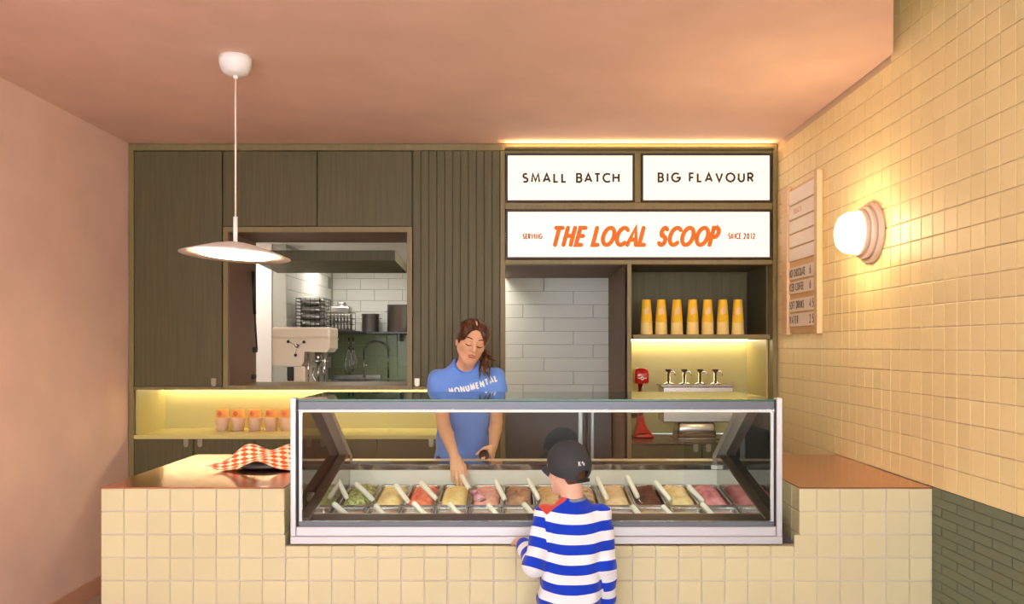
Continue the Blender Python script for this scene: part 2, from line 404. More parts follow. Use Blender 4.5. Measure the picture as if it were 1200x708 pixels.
# ================================================================== olive cabinet wall
def cab_rect(u0, u1, v0, v1): return PX(u0, YB), PX(u1, YB), PZ(v1, YB), PZ(v0, YB)     # x0,x1,z0,z1
DEP = 0.46                                   # cabinet depth
ZN0, ZN1 = PZ(510, YB), PZ(457, YB)          # left niche: worktop front edge, underside of the upper cabinets
G = .0025
def door(parent, u0, u1, v0, v1, y=YB, m=None, th=.02):
    x0, x1, z0, z1 = cab_rect(u0, u1, v0, v1)
    return build('door', bx(x0 + G, x1 - G, y - .002, y + th, z0 + G, z1 - G, b=.0015), m or M_OLIVE, parent)
def tab(parent, u, v, y=YB):
    x, z = PX(u, YB), PZ(v, YB)
    mb = MB(); n = 8; pts = [(x - .016, z + .026), (x + .016, z + .026), (x + .016, z - .012)] + [(x + .016 * math.cos(a), z - .012 + .016 * math.sin(a)) for a in [-math.pi * i / n for i in range(1, n)]] + [(x - .016, z - .012)]
    mb.prism(pts, 'y', y - .012, y - .0025)
    return build('handle', mb, M_HANDLE, parent)
x0, x1, z0, z1 = cab_rect(150, 912, 170, 457)
# crown rail and end stile of the run
o = build('cabinet_surround', MB().box(XL + .005, XR - .003, YB - .004, YB + .10, PZ(176.5, YB), ZC - .004, b=.002)
          .box(XL + .005, PX(157, YB), YB - .004, YB + .10, 0, PZ(176.5, YB), b=.002)
          .box(PX(905.5, YB), XR - .003, YB - .004, YB + .10, 0, PZ(176.5, YB), b=.002)
          .box(XL + .005, PX(157, YB), YB + .10, YB + DEP, 0, ZC - .05)
          .box(PX(905.5, YB), XR - .003, YB + .10, YB + .56, 0, ZC - .05), M_OLIVE_L)
tag(o, 'olive wood frame edging the whole cabinet wall under the ceiling', 'cabinet frame')
# tall cabinet
t = thing('tall_cabinet', 'tall single-door olive cabinet in the corner by the pink wall', 'cabinet', (PX(208, YB), YB + .2, ZN1))
a0, a1 = PX(157.5, YB), PX(261, YB)
build('carcass', bx(a0, a1 - .001, YB + .022, YB + DEP, ZN1, PZ(177.5, YB)), M_OLIVE, t)
build('bottom_rail', bx(a0, a1, YB - .003, YB + .021, ZN1, PZ(453.5, YB)), M_OLIVE_L, t)
d = door(t, 157.5, 260.5, 177, 453); tab(d, 251, 448)
# overhead cabinet above the hatch
t = thing('overhead_cabinet', 'two-door olive overhead cabinet above the kitchen hatch', 'cabinet', (PX(372, YB), YB + .2, PZ(265.5, YB)))
build('carcass', bx(PX(261.5, YB), PX(484, YB) - .0005, YB + .022, YB + DEP, PZ(265.5, YB), PZ(177.5, YB)), M_OLIVE, t)
door(t, 261.5, 371.5, 177, 265.5); door(t, 372, 483, 177, 265.5)
# hatch
h0, h1, h2, h3 = cab_rect(267, 477, 272, 452)
hz0 = ZN1; hd = .57
t = thing('serving_hatch', 'framed kitchen hatch with its flap folded up', 'hatch', (PX(372, YB), YB + .2, hz0))
build('left_jamb', bx(PX(261.6, YB), h0, YB - .003, YB + hd, hz0, PZ(266, YB)), [M_OLIVE_L], t)
build('reveal_panel', bx(h0, h0 + .004, YB + .02, YB + hd, h2, h3), M_BROWN, t)
build('right_jamb', bx(h1, PX(483, YB), YB - .003, YB + hd, hz0, PZ(266, YB)), M_OLIVE_L, t)
build('head', bx(h0 + .0005, h1 - .0005, YB - .003, YB + .04, h3, PZ(266, YB)), M_OLIVE_L, t)
build('head_soffit', bx(h0 + .0005, h1 - .0005, YB + .0405, YB + hd, h3 + .002, PZ(266, YB)), M_BROWN, t)
build('sill', bx(h0 + .0005, h1 - .0005, YB - .003, YB + hd, hz0, h2), M_OLIVE_L, t)
fl = MB().prism([(5.975, 2.185), (6.62, 2.15), (6.62, 2.215), (5.975, 2.262)], 'x', -1.99, PX(463, 5.975))
build('flap', fl, M_OLIVE, t)
st = [(h0 + .03, YB + .42, PZ(318, YB + .42)), (h0 + .03, YB + .46, PZ(368, YB + .46)), (h0 + .03, YB + .51, PZ(410, YB + .51))]
g = build('gas_strut', MB().tube([st[0], st[1]], .011).tube([st[1], st[2]], .006), M_BLACK, t)
build('bracket', MB().box(h0 + .0045, h0 + .03, st[2][1] - .02, st[2][1] + .02, st[2][2] - .02, st[2][2] + .02, b=.003), M_BLACK, g)
build('latch', MB().box(h0 + .0045, h0 + .03, YB + .46, YB + .5, PZ(444, YB + .48), PZ(439, YB + .48), b=.003), M_BLACK, t)
# fluted cabinet
t = thing('fluted_cabinet', 'olive cabinet with vertical fluted slats beside the signs', 'cabinet', (PX(535, YB), YB + .2, ZN1))
f0, f1 = PX(484, YB), PX(586, YB)
build('carcass', bx(f0, f1, YB + .014, YB + DEP, ZN1, PZ(177.5, YB)), M_OLIVE, t)
build('bottom_rail', bx(f0, f1, YB - .003, YB + .0135, ZN1, PZ(453.5, YB)), M_OLIVE_L, t)
ns = 11; sw = (f1 - f0) / ns
zz0, zz1 = PZ(453, YB), PZ(177, YB)
for i in range(ns):
    c = f0 + (i + .5) * sw; w = sw * .4995
    pr = [(c - w, YB + .013), (c - w, YB + .002), (c - w * .86, YB - .003), (c + w * .86, YB - .003), (c + w, YB + .002), (c + w, YB + .013)]
    build('slat', MB().prism(pr, 'z', zz0, zz1), M_OLIVE, t)
tab(t, 489, 448, YB - .003)
# stile right of the fluted cabinet and mullions around the sign boxes: one frame
o = build('sign_frame', MB().box(PX(586.3, YB), PX(592, YB), YB - .004, YB + .1, 0, PZ(177, YB), b=.002)
          .box(PX(592, YB), PX(905, YB), YB - .004, YB + .1, PZ(180, YB), PZ(176.8, YB), b=.001)
          .box(PX(743.5, YB), PX(751, YB), YB - .004, YB + .1, PZ(237.5, YB), PZ(180, YB), b=.002)
          .box(PX(592, YB), PX(905, YB), YB - .004, YB + .1, PZ(245.5, YB), PZ(237.5, YB), b=.002)
          .box(PX(592, YB), PX(905, YB), YB - .004, YB + .1, PZ(310, YB), PZ(304.5, YB), b=.002)
          .box(PX(735, YB), PX(740, YB), YB - .004, YB + .1, 0, PZ(310, YB), b=.002)
          .box(PX(592, YB), PX(905, YB), YB + .1, YB + .12, PZ(304.5, YB), PZ(177, YB)), M_OLIVE_L)
tag(o, 'olive wood frame holding the lit signs over the doorway', 'cabinet frame')
# light boxes
M_SIGN = mat('backlit_opal_acrylic', (.15, .15, .14, 1), .4, emit=((1.0, .85, .66, 1), K_SIGN))
M_LET = mat('dark_brown_vinyl', rgb(58, 34, 28), .6); M_LETS = mat('burnt_orange_vinyl', rgb(196, 84, 20), .6); M_LETO = mat('orange_vinyl', rgb(224, 112, 16), .6, emit=(rgb(224, 112, 16), .15))
def lightbox(u0, u1, v0, v1, label):
    x0, x1, z0, z1 = cab_rect(u0, u1, v0, v1); x0 += .002; x1 -= .002; z0 += .002; z1 -= .002
    t = thing('lightbox_sign', label, 'sign', ((x0 + x1) / 2, YB + .05, z0), 'backlit signs')
    w = .0125; y0 = YB - .014; y1 = YB + .095
    build('frame', MB().box(x0, x1, y0, y1, z1 - w, z1).box(x0, x1, y0, y1, z0, z0 + w).box(x0, x0 + w, y0, y1, z0 + w, z1 - w).box(x1 - w, x1, y0, y1, z0 + w, z1 - w), M_DARK, t)
    build('panel', bx(x0 + w + .0005, x1 - w - .0005, y0 + .008, y0 + .014, z0 + w + .0005, z1 - w - .0005), M_SIGN, t)
    return t, y0 + .0075
def sign_text(t, s, u0, u1, v0, v1, w, y, m, name='lettering', **kw):
    h = PZ(v0, YB) - PZ(v1, YB); X0 = PX(u0, YB); Z0 = PZ(v1, YB)
    mb = lettering(MB(), s, PX(u1, YB) - X0, h, w, lambda x, z: (X0 + x, y, Z0 + z), lift=(0, -.00012, 0), **kw)
    return build(name, mb, m, t, recalc=False)
t, y = lightbox(592.5, 743.5, 180, 237.5, 'backlit white sign reading SMALL BATCH in dark letters')
sign_text(t, 'SMALL', 613, 663, 204, 213.5, .0135, y, M_LET); sign_text(t, 'BATCH', 676, 725, 204, 213.5, .0135, y, M_LET)
t, y = lightbox(751, 904, 180, 237.5, 'backlit white sign reading BIG FLAVOUR in dark letters')
sign_text(t, 'BIG', 771.5, 796, 203.5, 213, .0135, y, M_LET); sign_text(t, 'FLAVOUR', 808, 882, 203.5, 213, .0135, y, M_LET)
t, y = lightbox(592.5, 904, 246, 304, 'long backlit sign with THE LOCAL SCOOP in orange slanted lettering')
for s_, a_, b_ in (('THE', 646.5, 681), ('LOCAL', 694.5, 754.5), ('SCOOP', 771, 838)):
    sign_text(t, s_, a_, b_, 267.3, 287.2, .029, y, M_LETO, sx=.62, slant=.26, round_ends=True)
sign_text(t, 'SERVING', 613, 635, 274.5, 280, .0075, y, M_LETS, 'small_lettering', sx=.58)
sign_text(t, 'SINCE', 853.5, 868, 274, 280, .0075, y, M_LETS, 'small_lettering', sx=.58); sign_text(t, '2012', 871.5, 884, 274, 280, .0075, y, M_LETS, 'small_lettering', sx=.58)

# left niche: back panel, end panel, base cabinet, worktop
n0, n1 = PX(157.5, YB), PX(586, YB)
o = build('niche_lining', MB().box(n0, n1, YB + DEP - .012, YB + DEP, ZN0 + .001, ZN1 - .001).box(n0, n0 + .012, YB + .02, YB + DEP - .012, ZN0 + .001, ZN1 - .001)
          .box(n1 - .012, n1, YB + .02, YB + DEP - .012, ZN0 + .001, ZN1 - .001), M_NICHE)
tag(o, 'olive lining, tinted with strip light, of the long lit niche above the olive base cabinets', 'niche')
t = thing('base_cabinet', 'long olive base cabinet with small tab handles under the lit niche', 'cabinet', ((n0 + n1) / 2, YB + .2, 0))
build('carcass', bx(n0, n1, YB + .022, YB + DEP, 0.001, ZN0 - .0265), M_OLIVE, t)
bd = [157.5, 227, 299, 370, 442, 514, 586]
for i in range(6):
    d = door(t, bd[i], bd[i + 1], 514.2, 660)
    tab(d, bd[i + 1] - 8.5 if i % 2 == 0 else bd[i] + 8, 519)
o = build('worktop', bx(n0, n1, YB - .012, YB + DEP, ZN0 - .026, ZN0, b=.002), mat('pale_gold_worktop', rgb(214, 200, 130), .22))
tag(o, 'glossy pale gold worktop inside the long left niche', 'worktop')
# right unit: open shelf niche
r0, r1, zs0, zs1 = PX(740, YB), PX(905.2, YB), PZ(519, YB), PZ(310, YB)
RD = .57
t = thing('shelf_unit', 'olive open shelf unit holding the yellow cups', 'shelf', ((r0 + r1) / 2, YB + .2, zs0))
build('back_panel', bx(r0, r1, YB + RD - .012, YB + RD, PZ(396, YB), zs1), M_OLIVE, t)
build('side_panel', bx(r1 - .012, r1, YB + .1, YB + RD - .012, PZ(396, YB), zs1), M_OLIVE, t)
build('side_panel', bx(r0, r0 + .012, YB + .1, YB + RD - .012, PZ(396, YB), zs1), M_OLIVE, t)
build('top_panel', bx(r0, r1, YB + .1, YB + RD, zs1, zs1 + .02), M_OLIVE, t)
build('splashback', bx(r0, r1, YB + RD - .012, YB + RD, zs0 + .001, PZ(396, YB) - .001), M_NICHE, t)
build('splash_side', bx(r1 - .012, r1, YB + .1, YB + RD - .012, zs0 + .001, PZ(396, YB) - .001), M_NICHE, t)
build('splash_side', bx(r0, r0 + .012, YB + .1, YB + RD - .012, zs0 + .001, PZ(396, YB) - .001), M_NICHE, t)
zsh0, zsh1 = PZ(397.5, YB), PZ(392, YB)
build('shelf', bx(r0 + .0125, r1 - .0125, YB + .01, YB + RD - .0125, zsh0, zsh1, b=.002), M_OLIVE_L, t)
t = thing('base_cabinet', 'short olive base cabinet under the syrup pumps at right', 'cabinet', ((r0 + r1) / 2, YB + .2, 0))
build('carcass', bx(r0, r1, YB + .022, YB + RD, 0.001, zs0 - .016), M_OLIVE, t)
for i, (a, b_) in enumerate([(740.5, 822), (823, 904)]):
    d = door(t, a, b_, 521.5, 680); tab(d, 815 if i == 0 else 830, 525)
o = build('worktop', bx(r0, r1, YB - .01, YB + RD, zs0 - .015, zs0, b=.002), mat('dark_glossy_worktop', rgb(110, 96, 80), .18, metal=.5))
tag(o, 'dark glossy worktop under the red mixer and syrup pumps', 'worktop')
# LED strips
M_LED = mat('warm_led_diffuser', (1, .9, .6, 1), .5, emit=((1.0, .85, .56, 1), K_LED))
o = build('led_strip', bx(n0 + .02, n1 - .02, YB + DEP - .062, YB + DEP - .042, ZN1 - .009, ZN1 - .001), M_LED); tag(o, 'warm strip light along the top of the long left niche', 'strip light')
o = build('led_strip', bx(r0 + .02, r1 - .02, YB + RD - .062, YB + RD - .042, zsh0 - .009, zsh0 - .001), M_LED); tag(o, 'warm strip light under the yellow cup shelf', 'strip light')

# cove strip on the cornice over the signs
ca0, ca1 = PX(592, YB), PX(905, YB)
t = thing('cove_light', 'warm cove strip hidden on the cornice above the lit signs', 'strip light', ((ca0 + ca1) / 2, YB - .03, 2.862))
build('tray', MB().box(ca0, ca1, YB - .060, YB - .0045, 2.862, 2.865).box(ca0, ca1, YB - .060, YB - .057, 2.865, 2.874), M_OLIVE_L, t)
build('strip', bx(ca0 + .01, ca1 - .01, YB - .045, YB - .025, 2.8655, 2.870), mat('cove_led', (1, .9, .7, 1), .5, emit=((1, .70, .34, 1), K_LED * .8)), t)
# ================================================================== tiled service counter
XC0 = -1.761; XN0 = PX(333, YC); XN1 = PX(937, YC); ZLED = PZ(640.5, YC); CP = (XR - XC0) / 36; D_ = .006
ct = thing('service_counter', 'cream tiled service counter across the front of the shop', 'counter', ((XC0 + XR) / 2, (YC + YCB) / 2, 0))
yb = YC + D_
body = MB()
body.box(XC0 + .004, XN0 - .006, yb, YCB, 0, ZTOP - .006).box(XN1 + .006, XR - .002, yb, YCB, 0, ZTOP - .006)
body.box(XN0 - .006, XN1 + .006, yb, yb + .05, 0, ZLED - .006).box(XN0 - .006, XN1 + .006, yb + .05, YCB, 0, .5).box(XN0 - .006, XN1 + .006, YCB - .07, YCB, .5, .922)
build('body', body, M_GROUT, ct)
tC = {}
def ctile(w, h):
    key = (round(w, 3), round(h, 3))
    if key not in tC: tC[key] = chamfer_tile(w - .0032, h - .0032, D_); tC[key].materials.append(M_TILE)
    return tC[key]
EDG = -.0
for j in range(10):
    zt = ZTOP - .0058 - j * CP; zb = max(zt - CP, 0)
    if zt < .02: continue
    for i in range(36):
        xa = XC0 + i * CP; xb = xa + CP; zt2 = zt
        if zb >= ZLED:                                     # rows beside the notch only
            if xb > XN0 and xa < XN1:
                if xa < XN0: xb = XN0
                elif xb > XN1: xa = XN1
                else: continue
        elif zt > ZLED:                                    # the row that the notch floor cuts
            if xa > XN0 - .05 and xb < XN1 + .05: zt2 = ZLED
        if xb - xa < .012 or zt2 - zb < .012: continue
        inst('tile', ctile(xb - xa, zt2 - zb), ct, ((xa + xb) / 2, yb, (zt2 + zb) / 2))
# tiles on the notch cheeks and on its ledge
for side, xx, rz in ((0, XN1, -90), (1, XN0, 90)):
    for j in range(3):
        zt = ZTOP - .0058 - j * CP; zb = max(zt - CP, ZLED)
        for i in range(4):
            inst('tile', ctile(CP, zt - zb), ct, (xx + (.006 if side == 0 else -.006), YC + (i + .5) * CP, (zt + zb) / 2), (0, 0, math.radians(rz)))
for i in range(36):
    xa = XC0 + i * CP; xb = xa + CP
    xa = max(xa, XN0); xb = min(xb, XN1)
    if xb - xa < .02: continue
    inst('tile', ctile(xb - xa, .052), ct, ((xa + xb) / 2, YC + .027, ZLED - .006), (math.radians(-90), 0, 0))
o = build('countertop', bx(XC0 - .002, XN0, YC - .003, YCB + .01, ZTOP - .0055, ZTOP, b=.001), M_COPPER); tag(o, 'copper-toned countertop left of the display case', 'countertop')
o = build('countertop', bx(XN1, XR - .001, YC - .003, YCB + .01, ZTOP - .0055, ZTOP, b=.001), M_COPPER); tag(o, 'copper-toned countertop right of the case, against the yellow wall', 'countertop')
o = build('countertop', bx(XN0 + .001, XN1 - .001, YCB - .068, YCB + .01, .9225, .929, b=.001), mat('beige_ledge', rgb(226, 206, 172), .3)); tag(o, 'narrow beige ledge behind the display case', 'countertop')

# ================================================================== gelato display case
YG = 3.40
def gx(u): return PX(u, YG)
def gz(v): return PZ(v, YG)
E0, E1 = gx(341), gx(916)
dc = thing('display_case', 'long glass gelato display case set into the tiled counter', 'display case', ((E0 + E1) / 2, 3.8, .5))
build('bottom_rail', bx(E0, E1, YG - .012, YG + .02, gz(637), gz(628.3), b=.002), M_ALU, dc)
build('front_rail', bx(gx(347.5), gx(909), YG - .006, YG + .03, gz(628), gz(617.3), b=.002), M_ALU, dc)
build('glass_channel', bx(gx(350), gx(907), YG + .002, YG + .024, gz(617), gz(611.5), b=.001), M_ALU_D, dc)
for (a, b_, g0, g1) in ((341, 347.3, 347.4, 350), (909.3, 916, 907, 909.2)):
    build('corner_post', bx(gx(a), gx(b_), YG - .010, YG + .03, gz(628), gz(466.5), b=.002), M_ALU, dc)
    build('gasket', bx(gx(g0), gx(g1), YG - .002, YG + .02, gz(617), gz(469), b=.0), M_BLACK, dc)
M_LEDC = mat('white_light_cover', rgb(236, 236, 230), .4)
M_POST = mat('satin_grey_post', rgb(178, 172, 166), .45, metal=.3)
build('top_beam', bx(gx(350), gx(907), YG - .006, YG + .03, gz(480), gz(470.2), b=.002), M_ALU_D, dc)
build('light_cover', bx(gx(352), gx(905), YG - .002, YG + .006, gz(483.3), gz(480.2), b=.001), M_LEDC, dc)
build('led_tube', bx(gx(352), gx(905), YG + .0115, YG + .030, gz(482.6), gz(480.2)), mat('case_led', (1, 1, 1, 1), .4, emit=((1, .95, .86, 1), K_CASE)), dc)
for (a, b_) in ((350.2, 353.6), (903.6, 906.8)):
    build('glass_trim', bx(gx(a), gx(b_), YG + .002, YG + .014, gz(611.4), gz(483.6)), M_ALU, dc)
build('front_glass', bx(gx(353.7), gx(903.5), YG + .004, YG + .010, gz(611.4), gz(483.6)), M_GLASS, dc)
yt1 = 3.95
tg = build('top_glass', bx(gx(346), gx(911), YG + .0, yt1, gz(470), gz(470) + .007), M_GLASS, dc)
build('glass_edge', MB().box(gx(346), gx(911), YG - .0015, YG - .0005, gz(470), gz(470) + .007).box(gx(346), gx(911), yt1 + .0005, yt1 + .002, gz(470), gz(470) + .007), M_GLASS_E, tg)
SX0, SX1 = E0 + .012, E1 - .012
for x in (SX0, SX1):
    s = 1 if x < 0 else -1
    build('side_glass', MB().prism([(YG + .032, .72), (YG + .032, 1.318), (3.72, 1.318), (4.315, .94), (4.315, .72)], 'x', x, x + s * .006), M_GLASS, dc)
    build('rear_post', MB().prism([(3.700, 1.317), (3.755, 1.317), (4.335, .955), (4.335, .90), (4.28, .90), (4.28, .945)], 'x', x + s * .008, x + s * .055), M_POST, dc)
    build('side_trim', MB().box(x - .004 if s > 0 else x - .002, x + .002 if s > 0 else x + .004, YG + .03, 3.74, 1.308, 1.317), M_ALU, dc)
WI0, WI1 = -.893, 1.057
M_MIR = mat('mirror_stainless', rgb(190, 184, 176), .12, metal=1.0)
M_RIM = mat('dark_bronze_trim', rgb(86, 66, 50), .28, metal=.7)
for xi, xo in ((WI0, SX0 + .056), (WI1, SX1 - .056)):
    pr = [(YG + .034, .60), (YG + .034, .805), (4.19, .968), (4.25, .968), (4.25, .60)]
    xm = xi + (.004 if xi > 0 else -.004)
    build('well_side', MB().prism(pr, 'x', xi, xm), M_MIR, dc)
    pr = [(YG + .034, .60), (YG + .034, .81), (4.19, .973), (4.25, .973), (4.25, .60)]
    build('side_rim', MB().prism(pr, 'x', xm, xi + (.046 if xi > 0 else -.046)), M_RIM, dc)
build('well_back', bx(WI0, WI1, 4.252, 4.262, .6, .888), mat('light_grey_liner', rgb(216, 212, 200), .35), dc)
build('back_rail', MB().prism([(4.25, .889), (4.25, .918), (4.305, .928), (4.305, .6), (4.263, .6), (4.263, .889)], 'x', WI0, WI1), M_MIR, dc)
build('front_ledge', MB().prism([(YG + .03, .62), (YG + .03, .800), (3.50, .812), (3.515, .812), (3.515, .62)], 'x', WI0, WI1), M_RIM, dc)
build('well_floor', bx(WI0, WI1, 3.516, 4.25, .601, .61), M_STEEL, dc)
build('cooling_cabinet', bx(SX0 + .01, SX1 - .01, 3.46, 4.30, .501, .598), M_ALU_D, dc)
TILT = math.atan2(.045, .34)
def rowz(Y): return .768 + (Y - 3.9) * .1324
build('pan_bar', MB().prism([(3.889, rowz(3.889) - .03), (3.9, rowz(3.9) - .03), (3.9, rowz(3.9) + .002), (3.889, rowz(3.889) + .001)], 'x', WI0 + .001, WI1 - .001), M_STEEL, dc)
# three small price plates on the back rail
for u in (829, 837, 869):
    x = PX(u, 4.25); build('price_plate', bx(x - .016, x + .016, 4.243, 4.249, .893, .913), M_BLACK if u != 837 else M_WHITE, dc)

# ------------------------------------------------------------------ gelato pans
def pan_mesh(w, l, h):
    """open steel pan with rolled rim, rim plane at z=0, centred"""
    bm = bmesh.new(); rings = []
    def ring(ww, ll, z, r):
        pts = []
        for (sx, sy, a0) in ((1, 1, 0), (-1, 1, 90), (-1, -1, 180), (1, -1, 270)):
            for q in range(4):
                a = math.radians(a0 + q * 30); pts.append(bm.verts.new((sx * (ww / 2 - r) + r * math.cos(a), sy * (ll / 2 - r) + r * math.sin(a), z)))
        return pts
    spec = [(w, l, -.006, .022), (w, l, 0, .022), (w - .012, l - .012, .001, .018), (w - .016, l - .016, -.006, .018), (w - .022, l - .022, -h, .02)]
    rings = [ring(*s) for s in spec]
    for a, b in zip(rings, rings[1:]):
        for i in range(16): bm.faces.new((a[i], a[(i + 1) % 16], b[(i + 1) % 16], b[i]))
    bm.faces.new(rings[-1])
    out = ring(w - .018, l - .018, -h - .001, .02); ru = ring(w - .014, l - .014, -.007, .02)
    for i in range(16):
        bm.faces.new((ru[i], ru[(i + 1) % 16], out[(i + 1) % 16], out[i])); bm.faces.new((rings[0][i], ru[i], ru[(i + 1) % 16], rings[0][(i + 1) % 16]))
    bm.faces.new(out)
    bmesh.ops.recalc_face_normals(bm, faces=bm.faces[:])
    me = bpy.data.meshes.new('gelato_pan'); bm.to_mesh(me); bm.free()
    me.polygons.foreach_set('use_smooth', [len(p.vertices) == 4 for p in me.polygons]); me.materials.append(M_STEEL)
    return me
def gelato_mesh(w, l, seed, rough, mound=.03, bits=None):
    r = np.random.default_rng(seed); nx, ny = 17, 29; ph = r.uniform(0, 6.28, 12); fr = r.uniform(14, 60, 12); dr = r.uniform(0, 6.28, 12)
    bm = bmesh.new(); V = []
    for j in range(ny):
        for i in range(nx):
            a = i / (nx - 1) * 2 - 1; b = j / (ny - 1) * 2 - 1
            # squircle-ish outline
            s = min(1.0, (abs(a) ** 6 + abs(b) ** 6) ** (1 / 6.0) + 1e-6); m = max(abs(a), abs(b)); kx = m / s if s > 1e-5 else 1
            kx = min(kx, 1.0); x, y = a * w / 2 * (1 - .03 * (abs(a * b) ** 3)), b * l / 2 * (1 - .03 * (abs(a * b) ** 3))
            e = (1 - a ** 4) * (1 - b ** 6)
            h = mound * e - .022
            for q in range(12): h += rough * e * math.sin(fr[q] * (x * math.cos(dr[q]) + y * math.sin(dr[q])) + ph[q]) / 5
            h += rough * .7 * e * abs(math.sin(9 * a + 3 * math.sin(2.3 * b + ph[0]) + ph[1]))
            V.append(bm.verts.new((x, y, h)))
    for j in range(ny - 1):
        for i in range(nx - 1): bm.faces.new((V[j * nx + i], V[j * nx + i + 1], V[(j + 1) * nx + i + 1], V[(j + 1) * nx + i]))
    edge = [V[i] for i in range(nx)] + [V[j * nx + nx - 1] for j in range(1, ny)] + [V[(ny - 1) * nx + i] for i in range(nx - 2, -1, -1)] + [V[j * nx] for j in range(ny - 2, 0, -1)]
    low = [bm.verts.new((q.co.x * .96, q.co.y * .98, -.058)) for q in edge]
    n = len(edge)
    for i in range(n): bm.faces.new((edge[i], low[i], low[(i + 1) % n], edge[(i + 1) % n]))
    bm.faces.new(low); bmesh.ops.recalc_face_normals(bm, faces=bm.faces[:])
    me = bpy.data.meshes.new('gelato'); bm.to_mesh(me); bm.free()
    me.polygons.foreach_set('use_smooth', [True] * len(me.polygons))
    return me
def gel_mat(n, c, c2, s=30):
    m = mat('gelato_' + n, c, .55, bump=.35, bscale=90, sss=.15); nt = m.node_tree; N = nt.nodes; L = nt.links
    nz = N.new('ShaderNodeTexNoise'); nz.inputs['Scale'].default_value = s; nz.inputs['Detail'].default_value = 3
    cr = N.new('ShaderNodeValToRGB'); cr.color_ramp.elements[0].position = .38; cr.color_ramp.elements[1].position = .6
    cr.color_ramp.elements[0].color = c2; cr.color_ramp.elements[1].color = c
    tc = [q for q in N if q.type == 'TEX_COORD'][0]
    L.new(tc.outputs['Object'], nz.inputs['Vector']); L.new(nz.outputs['Fac'], cr.inputs['Fac']); L.new(cr.outputs['Color'], N['Principled BSDF'].inputs['Base Color'])
    return m
PWID, PLEN = .157, .338
panM = pan_mesh(PWID, PLEN, .10)
rear = [('pistachio', 'green pistachio gelato with dark flecks', (206, 214, 120), (110, 120, 50)), ('custard', 'creamy yellow custard gelato', (250, 216, 140), (244, 200, 118)),
        ('blood_orange', 'bright orange-red sorbet beside the custard', (244, 120, 72), (222, 74, 48)), ('lemon', 'pale lemon yellow gelato', (248, 218, 132), (240, 204, 112)),
        ('strawberry', 'salmon pink gelato being scooped', (240, 164, 140), (226, 134, 116)), ('coffee', 'milky brown coffee gelato', (176, 122, 82), (146, 94, 60)),
        ('caramel', 'golden caramel gelato left of the child', (232, 182, 112), (214, 156, 84)), ('praline', 'tan praline gelato with brown ripple behind the child', (214, 166, 108), (120, 74, 44)),
        ('vanilla', 'pale beige vanilla gelato right of the child', (238, 204, 148), (224, 182, 120)), ('chocolate', 'very dark chocolate gelato', (104, 50, 34), (66, 28, 20)),
        ('banana', 'cream banana gelato with rough peaks', (246, 220, 152), (234, 200, 120)), ('raspberry', 'rose pink raspberry gelato in the last rear pan', (236, 138, 146), (218, 104, 116))]
front = [('peach', 'peach'), ('toffee', 'toffee brown'), ('apricot', 'apricot'), ('biscuit', 'biscuit beige'), ('melon', 'melon orange'), ('honey', 'honey gold'), ('hazelnut', 'hazelnut brown'),
         ('cream', 'cream'), ('rose', 'rosy beige'), ('maple', 'maple tan'), ('ginger', 'ginger beige'), ('guava', 'guava pink')]
fcol = [(226, 150, 104), (206, 146, 96), (230, 168, 104), (222, 184, 134), (226, 156, 96), (230, 184, 112), (186, 130, 88), (236, 210, 164), (228, 170, 140), (214, 168, 116), (232, 194, 140), (230, 150, 140)]
ordn = ['first', 'second', 'third', 'fourth', 'fifth', 'sixth', 'seventh', 'eighth', 'ninth', 'tenth', 'eleventh', 'twelfth']
def rot_pt(x, Y): return (x, Y, rowz(Y))
GX = [-.81 + .162 * i + .0035 for i in range(12)]
for row, Yc in ((0, 4.072), (1, 3.716)):
    for i in range(12):
        p = bpy.data.objects.new('gelato_pan', panM); COL.objects.link(p); p.location = rot_pt(GX[i], Yc); p.rotation_euler = (TILT, 0, 0); ORG[p.name] = Vector(p.location)
        tag(p, 'steel gelato pan, %s from the left in the %s row' % (ordn[i], ('rear', 'front')[row]), 'pan', 'steel gelato pans')
        if row == 0: n, lab, c, c2 = rear[i]; rough = .012 if n in ('pistachio', 'chocolate', 'banana', 'coffee') else .007
        else: n, lab = front[i]; lab = lab + ' gelato in the %s front-row pan from the left' % ordn[i]; c = fcol[i]; c2 = tuple(int(q * .9) for q in c); rough = .007
        me = gelato_mesh(PWID - .026, PLEN - .026, 100 + i + 20 * row, rough, mound=.034 if row == 0 else .012)
        c = tuple(min(255, q + (255 - q) * .22) for q in c) if n != 'chocolate' else c; c2 = tuple(q + (255 - q) * .12 for q in c2) if n != 'chocolate' else c2
        me.materials.append(gel_mat(n, rgb(*c), rgb(*c2), 45 if n == 'pistachio' else 28))
        g = bpy.data.objects.new('gelato', me); COL.objects.link(g); g.location = rot_pt(GX[i], Yc); g.rotation_euler = (TILT, 0, 0); ORG[g.name] = Vector(g.location)
        tag(g, lab, 'gelato', 'gelato flavours')
